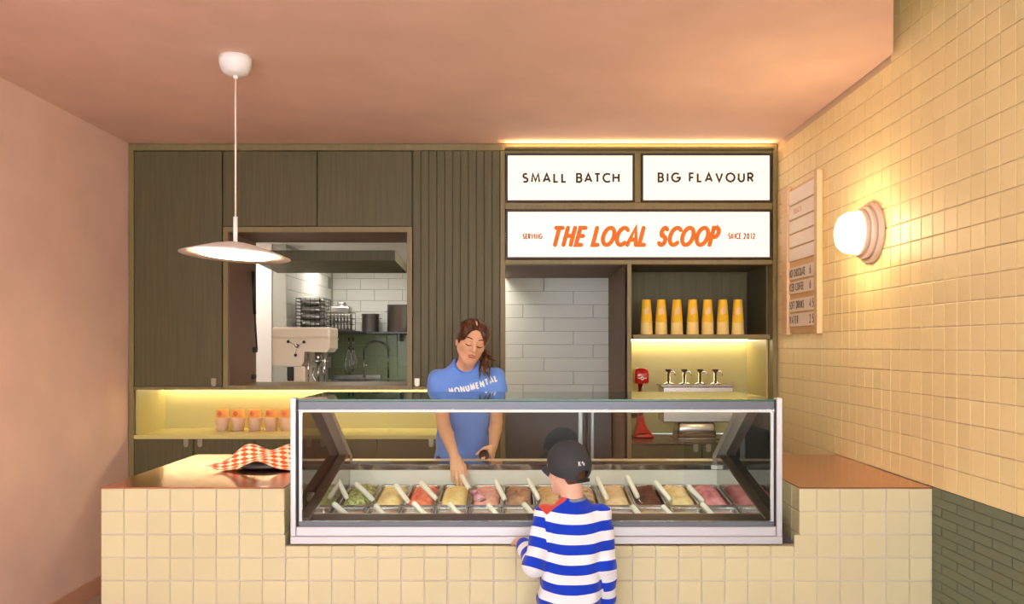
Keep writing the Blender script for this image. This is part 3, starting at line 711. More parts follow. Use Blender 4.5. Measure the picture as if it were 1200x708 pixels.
# ------------------------------------------------------------------ spatulas
M_SPAT = mat('white_plastic_handle', rgb(236, 230, 214), .35)
def spatula(a, b, label, blade=.10, r=.013, name='gelato_spatula'):
    a = Vector(a); b = Vector(b); d = (b - a).normalized(); L_ = (b - a).length
    t = thing(name, label, 'spatula', tuple(b), 'gelato spatulas')
    pts = []; rs = []
    for q, k_ in ((0, .55), (.03, .85), (.08, 1.0), (.5, .95), (.85, 1.0), (.95, .9), (1.0, .6)): pts.append(a + d * L_ * q); rs.append(r * k_)
    build('handle', MB().tube(pts, rs, 12), M_SPAT, t)
    e = b + d * blade; side = d.cross(Vector((0, 1, 0))).normalized(); nrm = side.cross(d).normalized()
    mb = MB().tube([b, b + d * .03], .004, 8)
    w0, w1 = .006, .017
    v = []
    for (p, w) in ((b + d * .025, w0), (b + d * .045, w1), (e - d * .01, w1), (e, w1 * .6)):
        v += [p + side * w + nrm * .001, p - side * w + nrm * .001, p - side * w - nrm * .001, p + side * w - nrm * .001]
    fs = [(0, 1, 2, 3), (12, 15, 14, 13)]
    for s_ in range(3):
        o_ = s_ * 4; fs += [(o_ + k2, o_ + 4 + k2, o_ + 4 + (k2 + 1) % 4, o_ + (k2 + 1) % 4) for k2 in range(4)]
    mb.add(v, fs); build('blade', mb, M_STEEL, t)
    return t
def P3(u, v, Y): return (PX(u, Y), Y, PZ(v, Y))
rs_ = [((393, 557), (407, 585)), ((416.5, 566), (438, 587)), ((463, 567.5), (479.5, 590)), ((491.5, 564), (512, 585.5)), ((579.5, 562), (592, 586.5)), ((618, 561), (632, 586)),
       ((699, 559), (712, 586.5)), ((734.5, 557.5), (748, 584)), ((767, 563.5), (786, 587)), ((806, 569), (825, 588.5))]
rlab = ['left end of the pistachio', 'pistachio', 'custard', 'orange-red', 'salmon pink', 'coffee brown', 'vanilla beige', 'dark chocolate', 'cream banana', 'rose pink']
for (a, b_), l in zip(rs_, rlab):
    spatula(P3(a[0], a[1], 4.02), P3(b_[0], b_[1], 3.97), 'white-handled spatula leaning in the %s gelato, rear row' % l, blade=.055)
fs_ = [((365, 578), (377, 599)), ((390.5, 590), (406, 601)), ((439.5, 592), (451, 603)), ((484, 589), (499, 602)), ((526, 590.5), (539.5, 602)), ((571.5, 591.5), (583, 602.5)), ((613, 590), (626, 602)),
       ((740.5, 593), (750, 602)), ((776, 593), (788, 603)), ((822, 590), (835, 601.5))]
for n, (a, b_) in enumerate(fs_):
    spatula(P3(a[0], a[1], 3.72), P3(b_[0] + 1.5, b_[1] + 4, 3.665), 'short white spatula handle in the front row, %s from the left' % ordn[n], blade=.03)

# ------------------------------------------------------------------ checkered paper tray on the left countertop
o = MB(); TC = Vector((PX(312, 3.93), 3.93, ZTOP))
prof = [(.001, .0015), (.10, .0015), (.135, .012), (.15, .018), (.152, .015), (.138, .008), (.10, .0005), (.001, .0005)]
o.lathe(prof[::-1], Matrix.Translation(TC) @ Matrix.Diagonal((1.0, .85, 1, 1)), 36)
tag(build('serving_tray', o, mat('dark_grey_tray', rgb(70, 66, 66), .4, metal=.4)), 'dark oval tray under the checkered paper on the left countertop', 'tray')
nx, ny = 49, 33; vs = []; fc = []; uv = []
for j in range(ny):
    for i in range(nx):
        a = i / (nx - 1) * 2 - 1; b = j / (ny - 1) * 2 - 1
        x = TC.x - .012 + a * .215 + .02 * b; y = TC.y + .0 + b * .14
        back = .5 * (1 + b)                                   # 0 front .. 1 back
        zb_ = .082 + .015 * math.cos(2 * math.pi * (a + .6) / .95) - .05 * max(0, -a - .72) / .28
        zf_ = .006 + .042 * math.exp(-((a - .15) / .36) ** 2) + .020 * max(0, -a - .7) / .3
        e_ = back * back * (3 - 2 * back); z = zf_ * (1 - e_) + zb_ * e_
        dxx = math.hypot((x - TC.x), (y - TC.y) / .85)
        vs.append((x, y, ZTOP + max(z, .0215 if dxx < .16 else .0035))); uv.append((a * .215, b * .15))
for j in range(ny - 1):
    for i in range(nx - 1): fc.append((j * nx + i, j * nx + i + 1, (j + 1) * nx + i + 1, (j + 1) * nx + i))
mb = MB().add(vs, fc, True)
mchk = mat('orange_check_paper', (1, 1, 1, 1), .7); N = mchk.node_tree.nodes; L = mchk.node_tree.links
uvn = N.new('ShaderNodeUVMap'); mpn = N.new('ShaderNodeMapping'); mpn.inputs['Rotation'].default_value = (0, 0, .35); chk = N.new('ShaderNodeTexChecker')
chk.inputs['Color1'].default_value = rgb(232, 96, 40); chk.inputs['Color2'].default_value = rgb(252, 238, 214); chk.inputs['Scale'].default_value = 33
L.new(uvn.outputs[0], mpn.inputs[0]); L.new(mpn.outputs[0], chk.inputs['Vector']); L.new(chk.outputs['Color'], N['Principled BSDF'].inputs['Base Color'])
o = build('checkered_paper', mb, mchk, recalc=False)
ul = o.data.uv_layers.new(name='UVMap')
for p in o.data.polygons:
    for li in p.loop_indices: ul.data[li].uv = uv[o.data.loops[li].vertex_index]
sol = o.modifiers.new('thickness', 'SOLIDIFY'); sol.thickness = .0008; sol.offset = 1
tag(o, 'wavy orange and white checkered paper lining the tray', 'paper')
# ================================================================== pendant lamp
Yp = 3.776; xp = PX(276, Yp)
t = thing('pendant_lamp', 'white dish pendant lamp hanging from the pink ceiling', 'lamp', (xp, Yp, 1.95))
M_LW = mat('matt_white_lacquer', rgb(250, 248, 244), .4); M_CORD = mat('white_flex', rgb(240, 226, 210), .6)
zc_ = ZC
build('ceiling_rose', MB().lathe([(.001, zc_ - .088), (.035, zc_ - .086), (.058, zc_ - .074), (.070, zc_ - .052), (.075, zc_ - .03), (.075, zc_ - .001), (.001, zc_ - .001)], Matrix.Translation((xp, Yp, 0))), M_LW, t)
build('cord_grip', MB().lathe([(.007, zc_ - .105), (.010, zc_ - .100), (.010, zc_ - .086)], Matrix.Translation((xp, Yp, 0)), 14), M_LW, t)
zs_ = PZ(300, Yp)
build('cord', MB().tube([(xp, Yp, zc_ - .1), (xp, Yp, zs_ + .17)], .0045, 8), M_CORD, t)
build('stem', MB().tube([(xp, Yp, zs_ + .185), (xp, Yp, zs_ + .055)], .010, 14), M_LW, t)
Ms = Matrix.Translation((xp, Yp, zs_)) @ Matrix.Rotation(math.radians(2.6), 4, 'Y') @ Matrix.Rotation(math.radians(-2.0), 4, 'X')
R_ = .252
pf = [(.012, .064), (.05, .061), (.10, .050), (.16, .032), (.21, .015), (R_, 0), (R_ - .001, -.002), (.205, .011), (.155, .026), (.10, .043), (.05, .053), (.012, .055)]
sh = build('shade', MB().lathe(pf, Ms, 56), M_LW, t)
build('diffuser', MB().lathe([(.001, -.006), (.10, -.005), (.160, -.001), (.176, .008), (.160, .016), (.001, .020)], Ms, 48), mat('pendant_diffuser', (1, .95, .85, 1), .5, emit=((1, .80, .52, 1), K_LAMP * .35)), t)

# ================================================================== wall sconce
Ysc = 3.955; zsc = PZ(273, Ysc)
Mw = Matrix.Translation((XR, Ysc, zsc)) @ Matrix.Rotation(math.radians(-90), 4, 'Y')
t = thing('wall_sconce', 'round stepped ceramic wall lamp glowing on the yellow tiles', 'lamp', (XR, Ysc, zsc))
M_CER = mat('dusty_pink_ceramic', rgb(222, 196, 178), .35)
build('base_ring', MB().lathe([(.001, 0), (.146, 0), (.150, .004), (.150, .020), (.144, .026), (.001, .026)], Mw, 48), M_CER, t)
build('middle_ring', MB().lathe([(.001, .026), (.126, .026), (.131, .031), (.131, .046), (.126, .052), (.001, .052)], Mw, 48), M_CER, t)
build('front_ring', MB().lathe([(.001, .052), (.109, .052), (.114, .057), (.114, .072), (.109, .078), (.001, .078)], Mw, 48), M_CER, t)
build('globe', MB().lathe([(.098, .078), (.101, .095), (.100, .115), (.094, .135), (.080, .152), (.058, .163), (.03, .168), (.001, .169)], Mw, 40), mat('opal_globe', (1, .9, .75, 1), .3, emit=((1, .74, .40, 1), K_LAMP)), t)

# ================================================================== menu board
m0, m1, mz0, mz1 = 4.585, 5.20, PZ(391, 4.585), PZ(198, 4.585)
t = thing('menu_board', 'narrow framed menu board with white letter strips on the tiled wall', 'menu board', (XR, (m0 + m1) / 2, mz0))
M_FRM = mat('pale_wood_frame', rgb(232, 196, 150), .5, var=.06, grain=(8, 8, 60)); M_SLAT = mat('cream_letter_strip', rgb(250, 236, 214), .4); M_INK = mat('menu_ink', rgb(70, 44, 34), .6)
xw = XR - .002
build('backboard', bx(xw - .012, xw, m0 + .03, m1 - .03, mz0 + .01, mz1 - .02), mat('menu_back', rgb(226, 186, 128), .5), t)
build('left_stile', bx(xw - .034, xw, m1 - .10, m1, mz0, mz1 - .0, b=.003), M_FRM, t)
build('right_stile', bx(xw - .034, xw, m0, m0 + .05, mz0, mz1, b=.003), M_FRM, t)
sl = [(2.436, .094, None), (2.343, .088, 'TREATS'), (2.256, .082, None), (2.168, .083, None), (2.08, .083, None), (1.962, .083, ('HOT CHOCOLATE', '6')), (1.874, .08, ('ICED COFFEE', '6')), (1.762, .085, ('SOFT DRINKS', '4.5')), (1.67, .085, ('WATER', '2.5'))]
for z, h, tx in sl:
    s = build('strip', bx(xw - .022, xw - .0125, m0 + .056, m1 - .106, z, z + h - .006, b=.001), M_SLAT, t)
    if tx is None: continue
    def plc(y0, zb): return lambda a, b_: (xw - .0226, y0 - a, zb + b_)
    if isinstance(tx, str):
        build('lettering', lettering(MB(), tx, .14, .026, .005, plc(m1 - .19, z + .03), sx=.8), mat('menu_pink_ink', rgb(214, 130, 100), .6), s, recalc=False)
    else:
        wd_ = {'HOT CHOCOLATE': .27, 'ICED COFFEE': .245, 'SOFT DRINKS': .25, 'WATER': .15}[tx[0]]
        build('lettering', lettering(MB(), tx[0], wd_, .042, .0072, plc(m1 - .122, z + .019), sx=.55), M_INK, s, recalc=False)
        build('price', lettering(MB(), tx[1], .028 if len(tx[1]) == 1 else .062, .046, .0075, plc(m0 + .145, z + .017), sx=.62), M_INK, s, recalc=False)

# ================================================================== cups
def cup(x, y, z, r0, r1, h, m, label, cat='cup', group=None, print_m=None, base_m=None, name='paper_cup'):
    t = thing(name, label, cat, (x, y, z), group); M = Matrix.Translation((x, y, z))
    if r1 < r0:   # upside down: rim below
        build('cup_body', MB().lathe([(r0 - .002, 0), (r0 + .0015, .001), (r0 + .002, .004), (r0, .0055), (r1, h - .004), (r1 - .001, h), (r1 - .004, h), (r1 - .005, h - .004), (.001, h - .004)], M, 30), m, t)
    else:
        build('cup_body', MB().lathe([(.001, .003), (r0 - .003, .003), (r0 - .002, 0), (r0, 0), (r1, h - .005), (r1 + .002, h - .003), (r1 + .0015, h), (r1 - .001, h), (r0 - .002, .006), (.001, .006)], M, 30), m, t)
    return t
M_CUPY = mat('golden_yellow_card', rgb(254, 206, 56), .45); M_CUPC = mat('pale_yellow_card', rgb(250, 220, 140), .45); M_PRT = mat('pink_white_print', rgb(248, 206, 176), .5)
for i, u in enumerate([757.6, 774.8, 793.2, 811.6, 829.2, 847, 864.6]):
    Yy = 5.56; x = PX(u, Yy); z = zsh1
    pos = ['leftmost', 'second', 'third', 'fourth', 'fifth', 'sixth', 'rightmost'][i]
    cup(x, Yy, z, .0425, .0395, .088, M_CUPC, 'pale plain upturned paper cup, %s on the yellow cup shelf' % pos, group='plain cups on the shelf')
    t = cup(x, Yy, z + .0845, .0402, .0298, .160, M_CUPY, 'golden printed upturned cup, %s of the seven on the shelf' % pos, group='printed cups on the shelf')
    mb = MB(); zb = z + .0845
    def on_cup(a, b_):
        zz = zb + .062 + b_; rr = .0402 + (.0298 - .0402) * (zz - zb) / .160 + .0006
        an = -math.pi / 2 + a / rr; return (x + rr * math.cos(an), Yy + rr * math.sin(an), zz)
    for row_, (st_, wd_, dz) in enumerate((('LOCAL', .044, .022), ('SCOOP', .044, .0))):
        lettering(mb, st_, wd_, .017, .0045, lambda a, b_: on_cup(a - .022 , b_ + dz + (a - .022) * .35), sx=.7, slant=.2)
    o = build('print', mb, M_PRT, t, recalc=False); o['kind'] = 'stuff'
M_KRAFT = mat('pinkish_card', rgb(252, 212, 184), .55); M_ORG = mat('orange_printed_card', rgb(252, 172, 84), .5); M_PNK = mat('coral_print', rgb(240, 120, 84), .5)
for i, u in enumerate([260.6, 279, 298.6, 317.6, 335.6]):
    Yy = 5.70; x = PX(u, Yy); z = ZN0
    pos = ['leftmost', 'second', 'third', 'fourth', 'fifth'][i]
    cup(x, Yy, z, .041, .049, .092, M_KRAFT, 'pinkish card tub in the lit niche, %s from the left' % pos, group='tubs in the niche', name='paper_tub')
    t = cup(x, Yy, z + .0925, .043, .0405, .055, M_ORG, 'upturned orange printed tub on top of the %s pinkish tub' % pos, group='printed tubs in the niche', name='paper_tub')
    mb = MB(); z2 = z + .0925
    for q in range(10):
        for (h0_, h1_) in ((.010, .046),):
            a0 = -math.pi / 2 - .62 + q * .1; a1 = a0 + .1; w = math.sin((q + .5) / 10 * math.pi)
            ra = .0432 - .0025 * h0_ / .055; rb = .0432 - .0025 * h1_ / .055
            c = (h0_ + h1_) / 2; e0 = c - (h1_ - h0_) / 2 * w; e1 = c + (h1_ - h0_) / 2 * w
            mb.add([(x + ra * math.cos(a0), Yy + ra * math.sin(a0), z2 + e0), (x + ra * math.cos(a1), Yy + ra * math.sin(a1), z2 + e0), (x + rb * math.cos(a1), Yy + rb * math.sin(a1), z2 + e1), (x + rb * math.cos(a0), Yy + rb * math.sin(a0), z2 + e1)], [(0, 1, 2, 3)])
    build('print', mb, M_PNK, t, recalc=False)

# ================================================================== red drink mixer
M_RED = mat('red_enamel', rgb(196, 26, 24), .18, coat=.5)
Yr = 5.70; xr = PX(751, Yr); zr = zs0
t = thing('drink_mixer', 'red enamel spindle drink mixer on the dark worktop', 'mixer', (xr, Yr, zr))
def rrect_loft(mb, secs, n=6):
    """secs: (z, cx, cy, hw, hd, r)"""
    vs = []; m = 4 * n
    for z, cx, cy, hw, hd, r in secs:
        r = min(r, hw, hd)
        for (sx, sy, a0) in ((1, 1, 0), (-1, 1, 90), (-1, -1, 180), (1, -1, 270)):
            for q in range(n):
                a = math.radians(a0 + 90 * q / (n - 1)); vs.append((cx + sx * (hw - r) + r * math.cos(a), cy + sy * (hd - r) + r * math.sin(a), z))
    f = [tuple(range(m))[::-1], tuple(range((len(secs) - 1) * m, len(secs) * m))]
    for i in range(len(secs) - 1):
        for k_ in range(m): f.append((i * m + k_, i * m + (k_ + 1) % m, (i + 1) * m + (k_ + 1) % m, (i + 1) * m + k_))
    o_ = len(mb.v); mb.add(vs, f[:2], False); mb.add([], [], True)
    for q in f[2:]: mb.f.append(tuple(i + o_ for i in q)); mb.sm.append(True); mb.mi.append(0)
    return mb
build('base', rrect_loft(MB(), [(zr + .002, xr + .012, Yr, .070, .08, .03), (zr + .016, xr + .012, Yr, .074, .084, .03), (zr + .03, xr + .008, Yr, .064, .074, .028), (zr + .06, xr + .002, Yr + .01, .045, .055, .025), (zr + .10, xr, Yr + .02, .030, .035, .02), (zr + .15, xr, Yr + .03, .024, .022, .014)]), M_RED, t)
build('cup_pad', MB().lathe([(.001, zr + .031), (.045, zr + .031), (.048, zr + .037), (.001, zr + .040)], Matrix.Translation((xr, Yr - .035, 0)), 24), M_BLACK, t)
build('column', rrect_loft(MB(), [(zr + .145, xr, Yr + .03, .020, .016, .008), (zr + .40, xr, Yr + .03, .018, .016, .008)]), M_CHROME, t)
hd_ = build('motor_head', rrect_loft(MB(), [(zr + .385, xr, Yr - .005, .043, .05, .02), (zr + .395, xr, Yr - .005, .050, .062, .022), (zr + .45, xr, Yr - .005, .050, .062, .022), (zr + .485, xr, Yr - .005, .046, .056, .022), (zr + .494, xr, Yr - .005, .036, .046, .02)]), M_RED, t)
build('spindle', MB().tube([(xr, Yr - .04, zr + .386), (xr, Yr - .04, zr + .22)], .004, 8).lathe([(.001, zr + .218), (.014, zr + .219), (.014, zr + .223), (.001, zr + .224)], Matrix.Translation((xr, Yr - .04, 0)), 14), M_CHROME, t)
mb = MB(); yy = Yr - .0685
for (ang, L_) in ((0, .030), (90, .016), (35, .014), (-35, .014)):
    ca, sa = math.cos(math.radians(ang)), math.sin(math.radians(ang)); w = .003
    c = [(-L_, -w), (L_, -w), (L_, w), (-L_, w)]; mb.add([(xr + a * ca - b_ * sa, yy, zr + .425 + a * sa + b_ * ca) for a, b_ in c], [(0, 1, 2, 3)])
build('emblem', mb, M_CHROME, hd_, recalc=False)

# ================================================================== syrup dispenser and pan
Yd = 5.70; sd = F / Yd
d0, d1 = PX(774, Yd), PX(855, Yd); dzb = 1.010; dzt = PZ(452.5, Yd)
t = thing('inverted_pan', 'upturned steel pan under the syrup pump box', 'pan', ((d0 + d1) / 2, Yd, zs0))
q0, q1 = PX(791, Yd), PX(836, Yd)
build('pan_body', rrect_loft(MB(), [(zs0 + .008, (q0 + q1) / 2, Yd, (q1 - q0) / 2 + .002, .10, .02), (dzb - .012, (q0 + q1) / 2, Yd, (q1 - q0) / 2 - .008, .092, .02), (dzb, (q0 + q1) / 2, Yd, (q1 - q0) / 2 - .018, .08, .02)]), M_STEEL, t)
build('pan_rim', rrect_loft(MB(), [(zs0 + .001, (q0 + q1) / 2, Yd, (q1 - q0) / 2 + .018, .118, .025), (zs0 + .0078, (q0 + q1) / 2, Yd, (q1 - q0) / 2 + .018, .118, .025)]), M_STEEL, t)
t = thing('syrup_dispenser', 'stainless syrup dispenser box with four pump taps', 'dispenser', ((d0 + d1) / 2, Yd, dzb))
build('body', bx(d0, d1, Yd - .10, Yd + .10, dzb + .001, dzt, b=.006), M_STEEL, t)
build('lid_flange', bx(d0 - .012, d1 + .006, Yd - .11, Yd + .11, dzt + .0005, dzt + .012, b=.003), M_STEEL, t)
for n, u in enumerate((783, 801.5, 820, 838)):
    x = PX(u, Yd); p = build('pump', MB().lathe([(.001, dzt + .012), (.045, dzt + .012), (.045, dzt + .018), (.022, dzt + .026), (.012, dzt + .030), (.012, dzt + .09), (.009, dzt + .092), (.009, dzt + .105), (.001, dzt + .105)], Matrix.Translation((x, Yd - .01, 0)), 20), M_CHROME, t)
    build('plunger', MB().lathe([(.001, dzt + .102), (.016, dzt + .1025), (.020, dzt + .108), (.024, dzt + .120), (.001, dzt + .121)], Matrix.Translation((x, Yd - .01, 0)), 18), mat('dark_brown_knob', rgb(66, 38, 30), .35), p)
    build('spout', MB().tube([(x + .008, Yd - .012, dzt + .092), (x + .022, Yd - .014, dzt + .106), (x + .036, Yd - .016, dzt + .106), (x + .045, Yd - .018, dzt + .094), (x + .046, Yd - .018, dzt + .075)], .0042, 8), M_CHROME, p)
for n, (u, v) in enumerate(((858, 487), (744, 487))):
    Ys = YB + RD - .013; x, z = PX(u, Ys), PZ(v, Ys)
    t = thing('power_socket', ['black power socket right of the syrup dispenser', 'black power socket behind the red mixer'][n], 'socket', (x, Ys, z))
    build('plate', bx(x - .026, x + .026, Ys - .009, Ys - .0005, z - .018, z + .018, b=.002), M_BLACK, t)
    build('pin_recess', MB().box(x - .012, x - .008, Ys - .0098, Ys - .0091, z - .006, z + .006).box(x + .008, x + .012, Ys - .0098, Ys - .0091, z - .006, z + .006), M_DARK, t)

# ================================================================== kitchen beyond the hatch
M_POT = mat('satin_pot_steel', rgb(184, 178, 172), .3, metal=1.0)
M_WIRE = mat('dark_wire', rgb(88, 84, 80), .35, metal=.9)
zk = PZ(389, YK - .17)
M_DSH = mat('dark_steel_shelf', rgb(92, 90, 88), .4, metal=.7)
t = thing('wall_shelf', 'dark metal corner shelf holding pots and racks in the kitchen', 'shelf', (XK + .2, YK - .2, zk - .022))
build('back_board', bx(XK + .42, -.62, YK - .32, YK - .003, zk - .022, zk, b=.002), M_DSH, t)
build('side_board', bx(XK + .003, XK + .418, YKL + .02, YK - .003, zk - .022, zk, b=.002), M_DSH, t)
for x in (XK + .75, -.8): build('bracket', bx(x - .01, x + .01, YK - .28, YK - .004, zk - .10, zk - .0225), M_DSH, t)
def pot(u0, u1, vt, label, y, lid=False):
    x = (PX(u0, y) + PX(u1, y)) / 2; r = (PX(u1, y) - PX(u0, y)) / 2; h = PZ(vt, y) - zk
    t = thing('stock_pot', label, 'pot', (x, y, zk)); M = Matrix.Translation((x, y, zk))
    build('pot_body', MB().lathe([(.001, .001), (r - .004, .001), (r, .006), (r, h - .006), (r + .004, h - .003), (r + .004, h), (r - .003, h), (r - .003, .02), (.001, .02)], M, 32), M_POT, t)
    for s in (-1, 1):
        build('handle', MB().tube([(x + s * .03, y - r - .001, zk + .03), (x + s * .025, y - r - .018, zk + .028), (x - s * .0, y - r - .02, zk + .028)] if False else [(x + s * (r - .004), y - .03, zk + h * .75), (x + s * (r + .022), y - .025, zk + h * .75), (x + s * (r + .022), y + .025, zk + h * .75), (x + s * (r - .004), y + .03, zk + h * .75)], .004, 8), M_CHROME, t)
    return t
pot(424, 444.5, 368, 'small steel stock pot on the kitchen shelf', YK - .16)
pot(454, 484, 357.5, 'tall steel stock pot at the right end of the kitchen shelf', YK - .17)
# tray rack with steel lidded box
def wire_rack(x0, x1, y0, y1, z0, z1, label, n, nz, tilt=0):
    t = thing('wire_rack', label, 'rack', ((x0 + x1) / 2, (y0 + y1) / 2, z0)); r = .0035
    build('rail', MB().tube([(x0, y0, z0 + r), (x1, y0, z0 + r), (x1, y1, z0 + r), (x0, y1, z0 + r), (x0, y0, z0 + r)], r, 6), M_WIRE, t)
    for q in range(1, nz + 1):
        z = z0 + (z1 - z0) * q / nz; build('rail', MB().tube([(x0, y0, z), (x1, y0, z), (x1, y1, z), (x0, y1, z), (x0, y0, z)], r * .8, 6), M_WIRE, t)
    for q in range(n + 1):
        x = x0 + (x1 - x0) * q / n
        for yy in (y0, y1): build('wire', MB().tube([(x, yy, z0 + r), (x, yy, z1)], r * .8, 6), M_WIRE, t)
    return t
ya, yb_ = 7.02, 7.26
wire_rack(PX(347, ya), PX(380, ya), ya, yb_, zk, PZ(349.5, ya), 'tall wire rack of steel trays at the near end of the kitchen shelf', 6, 9)
for n in range(4):
    x0, x1 = PX(350.5, ya) + .006, PX(377, ya) - .006; z = zk + .014 + n * .064
    o = build('steel_tray', rrect_loft(MB(), [(z, (x0 + x1) / 2, (ya + yb_) / 2, (x1 - x0) / 2 - .006, .10, .015), (z + .058, (x0 + x1) / 2, (ya + yb_) / 2, (x1 - x0) / 2, .108, .015)]), M_POT)
    tag(o, 'steel tray in the kitchen wire rack, %s from the bottom' % ordn[n], 'tray', 'trays in the wire rack')
ya, yb_ = 7.56, 7.78
wire_rack(PX(383, ya), PX(411, ya), ya, yb_, zk, PZ(366, ya), 'low wire basket of upright steel cups on the kitchen shelf', 7, 3)
for r_ in range(2):
    for n in range(7):
        x = PX(383, ya) + .018 + n * .0305; z = zk + .009 + r_ * .073
        if x > PX(411, ya) - .012: continue
        o = MB().lathe([(.001, z), (.012, z), (.0135, z + .004), (.0125, z + .066), (.009, z + .070), (.001, z + .070)], Matrix.Translation((x, ya + .045, 0)), 14)
        tag(build('steel_beaker', o, M_POT), '%s small steel beaker from the left, %s row of the wire basket' % (ordn[n], ('lower', 'upper')[r_]), 'cup', 'beakers in the wire basket')
yn = 7.98
t = thing('steel_canister', 'steel canister with a round lid behind the wire basket', 'canister', (PX(399, yn), yn, zk))
cx0, cx1 = PX(387, yn), PX(411, yn); zt_ = PZ(361, yn)
build('canister_body', rrect_loft(MB(), [(zk + .001, (cx0 + cx1) / 2, yn, (cx1 - cx0) / 2, .07, .02), (zt_, (cx0 + cx1) / 2, yn, (cx1 - cx0) / 2, .07, .02), (zt_ + .018, (cx0 + cx1) / 2, yn, (cx1 - cx0) / 2 - .015, .06, .02)]), M_POT, t)
build('lid', MB().lathe([(.001, zt_ + .0185), (.045, zt_ + .0185), (.045, zt_ + .05), (.038, zt_ + .058), (.001, zt_ + .06)], Matrix.Translation(((cx0 + cx1) / 2 + .01, yn, 0)), 22), M_POT, t)
# steel bench with sink, spring tap, whisks
zbk = PZ(446, YK - .3)
t = thing('sink_bench', 'stainless sink bench against the green kitchen tiles', 'sink', ((XK - .7) / 2, YK - .3, 0))
build('bench_top', MB().box(XK + .003, -.62, YK - .62, YK - .42, zbk - .03, zbk, b=.004).box(XK + .003, -.62, YK - .10, YK - .003, zbk - .03, zbk, b=.004)
      .box(XK + .003, PX(375, YK - .3), YK - .42, YK - .10, zbk - .03, zbk, b=.004).box(PX(446, YK - .3), -.62, YK - .42, YK - .10, zbk - .03, zbk, b=.004), M_STEEL, t)
build('upstand', bx(PX(373, YK - .02), PX(446, YK - .02), YK - .03, YK - .003, zbk, zbk + .05, b=.002), M_STEEL, t)
build('basin', MB().box(PX(375, YK - .3), PX(446, YK - .3), YK - .42, YK - .10, zbk - .25, zbk - .24).box(PX(375, YK - .3), PX(446, YK - .3), YK - .42, YK - .415, zbk - .24, zbk - .031).box(PX(375, YK - .3), PX(446, YK - .3), YK - .105, YK - .10, zbk - .24, zbk - .031), M_STEEL, t)
build('cabinet', bx(XK + .02, -.66, YK - .58, YK - .01, .0, zbk - .26), M_STEEL, t)
t = thing('spring_tap', 'chrome spring-hose tap arching over the kitchen sink', 'tap', (PX(427, YK - .13), YK - .06, zbk))
yT = YK - .06; xa, xb = PX(426.5, yT), PX(455, yT); ztop = PZ(400, yT)
build('riser', MB().tube([(xa, yT, zbk), (xa, yT, PZ(412, yT))], .008, 10).lathe([(.024, zbk), (.024, zbk + .01), (.012, zbk + .02)], Matrix.Translation((xa, yT, 0)), 14), M_CHROME, t)
pts = []; rr_ = (xb - xa) / 2
for q in range(161):
    an = math.pi - math.pi * q / 160; pts.append(((xa + xb) / 2 + rr_ * math.cos(an), yT, PZ(412, yT) + (ztop - PZ(412, yT)) * math.sin(an) + 0))
build('hose', MB().tube(pts[::8], .006, 8), M_BLACK, t)
hel = []; P_ = [Vector(p) for p in pts]
for q in range(0, 320):
    f_ = q / 319 * 159; i_ = int(f_); c = P_[i_].lerp(P_[i_ + 1], f_ - i_); tg_ = (P_[i_ + 1] - P_[i_]).normalized(); n1_ = Vector((0, 1, 0)); n2_ = tg_.cross(n1_)
    a = q / 319 * 2 * math.pi * 40; hel.append(c + (n1_ * math.cos(a) + n2_ * math.sin(a)) * .0115)
build('spring', MB().tube(hel, .0028, 5), M_CHROME, t)
build('spray_head', MB().tube([(xb, yT, PZ(412, yT)), (xb, yT, PZ(433, yT))], .006, 10).tube([(xb, yT, PZ(433, yT)), (xb, yT, PZ(443, yT))], .010, 10), M_CHROME, t)
build('grip', MB().tube([(xb + .004, yT - .012, PZ(434, yT)), (xb + .004, yT - .012, PZ(443, yT))], .007, 8), M_BLACK, t)
build('valve', MB().tube([(xa - .01, yT, PZ(428, yT)), (xa + .045, yT, PZ(428, yT))], .009, 8).tube([(xa + .02, yT, PZ(428, yT)), (xa + .02, yT - .04, PZ(426, yT))], .006, 8), M_CHROME, t)
for n, (u, s) in enumerate(((409, 1.0), (414, .92))):
    Yw = YK - .05 - .03 * n; x = PX(u, Yw); z1_ = PZ(396, Yw); z0_ = PZ(440 if n == 0 else 436, Yw)
    t = thing('whisk', ['larger balloon whisk hanging under the kitchen shelf', 'smaller balloon whisk hanging right of the larger one'][n], 'whisk', (x, Yw, z0_))
    build('handle', MB().tube([(x, Yw, z1_ - .0), (x, Yw, z1_ - .10)], .008, 8).tube([(x, Yw, zk - .0225), (x, Yw, z1_)], .002, 6), M_CHROME, t)
    for q in range(5):
        a = math.pi * q / 5; dx, dy = math.cos(a), math.sin(a) * .8; pp = []
        for e in range(17):
            f_ = e / 16 * 2 - 1; w = .045 * s * math.sin(math.pi * (1 - abs(f_)) ** .0 * .5 * 1) if False else .045 * s * (1 - abs(f_) ** 3) * 0
            zz = (1 - abs(f_)); rad = .006 + .042 * s * math.sin(min(1, abs(f_)) * math.pi / 1.0 * .78) ; sg = 1 if f_ >= 0 else -1
            h_ = abs(f_); rad = (.043 * s * math.sin(math.pi * .5 * min(1, h_ / .35)) if h_ < .35 else .043 * s * (1 - (h_ - .35) / .65) ** 1.2 + .006)
            pp.append((x + sg * dx * rad, Yw + sg * dy * rad, z0_ + (z1_ - .10 - z0_) * h_))
        build('wire', MB().tube(pp, .0016, 5), M_CHROME, t)
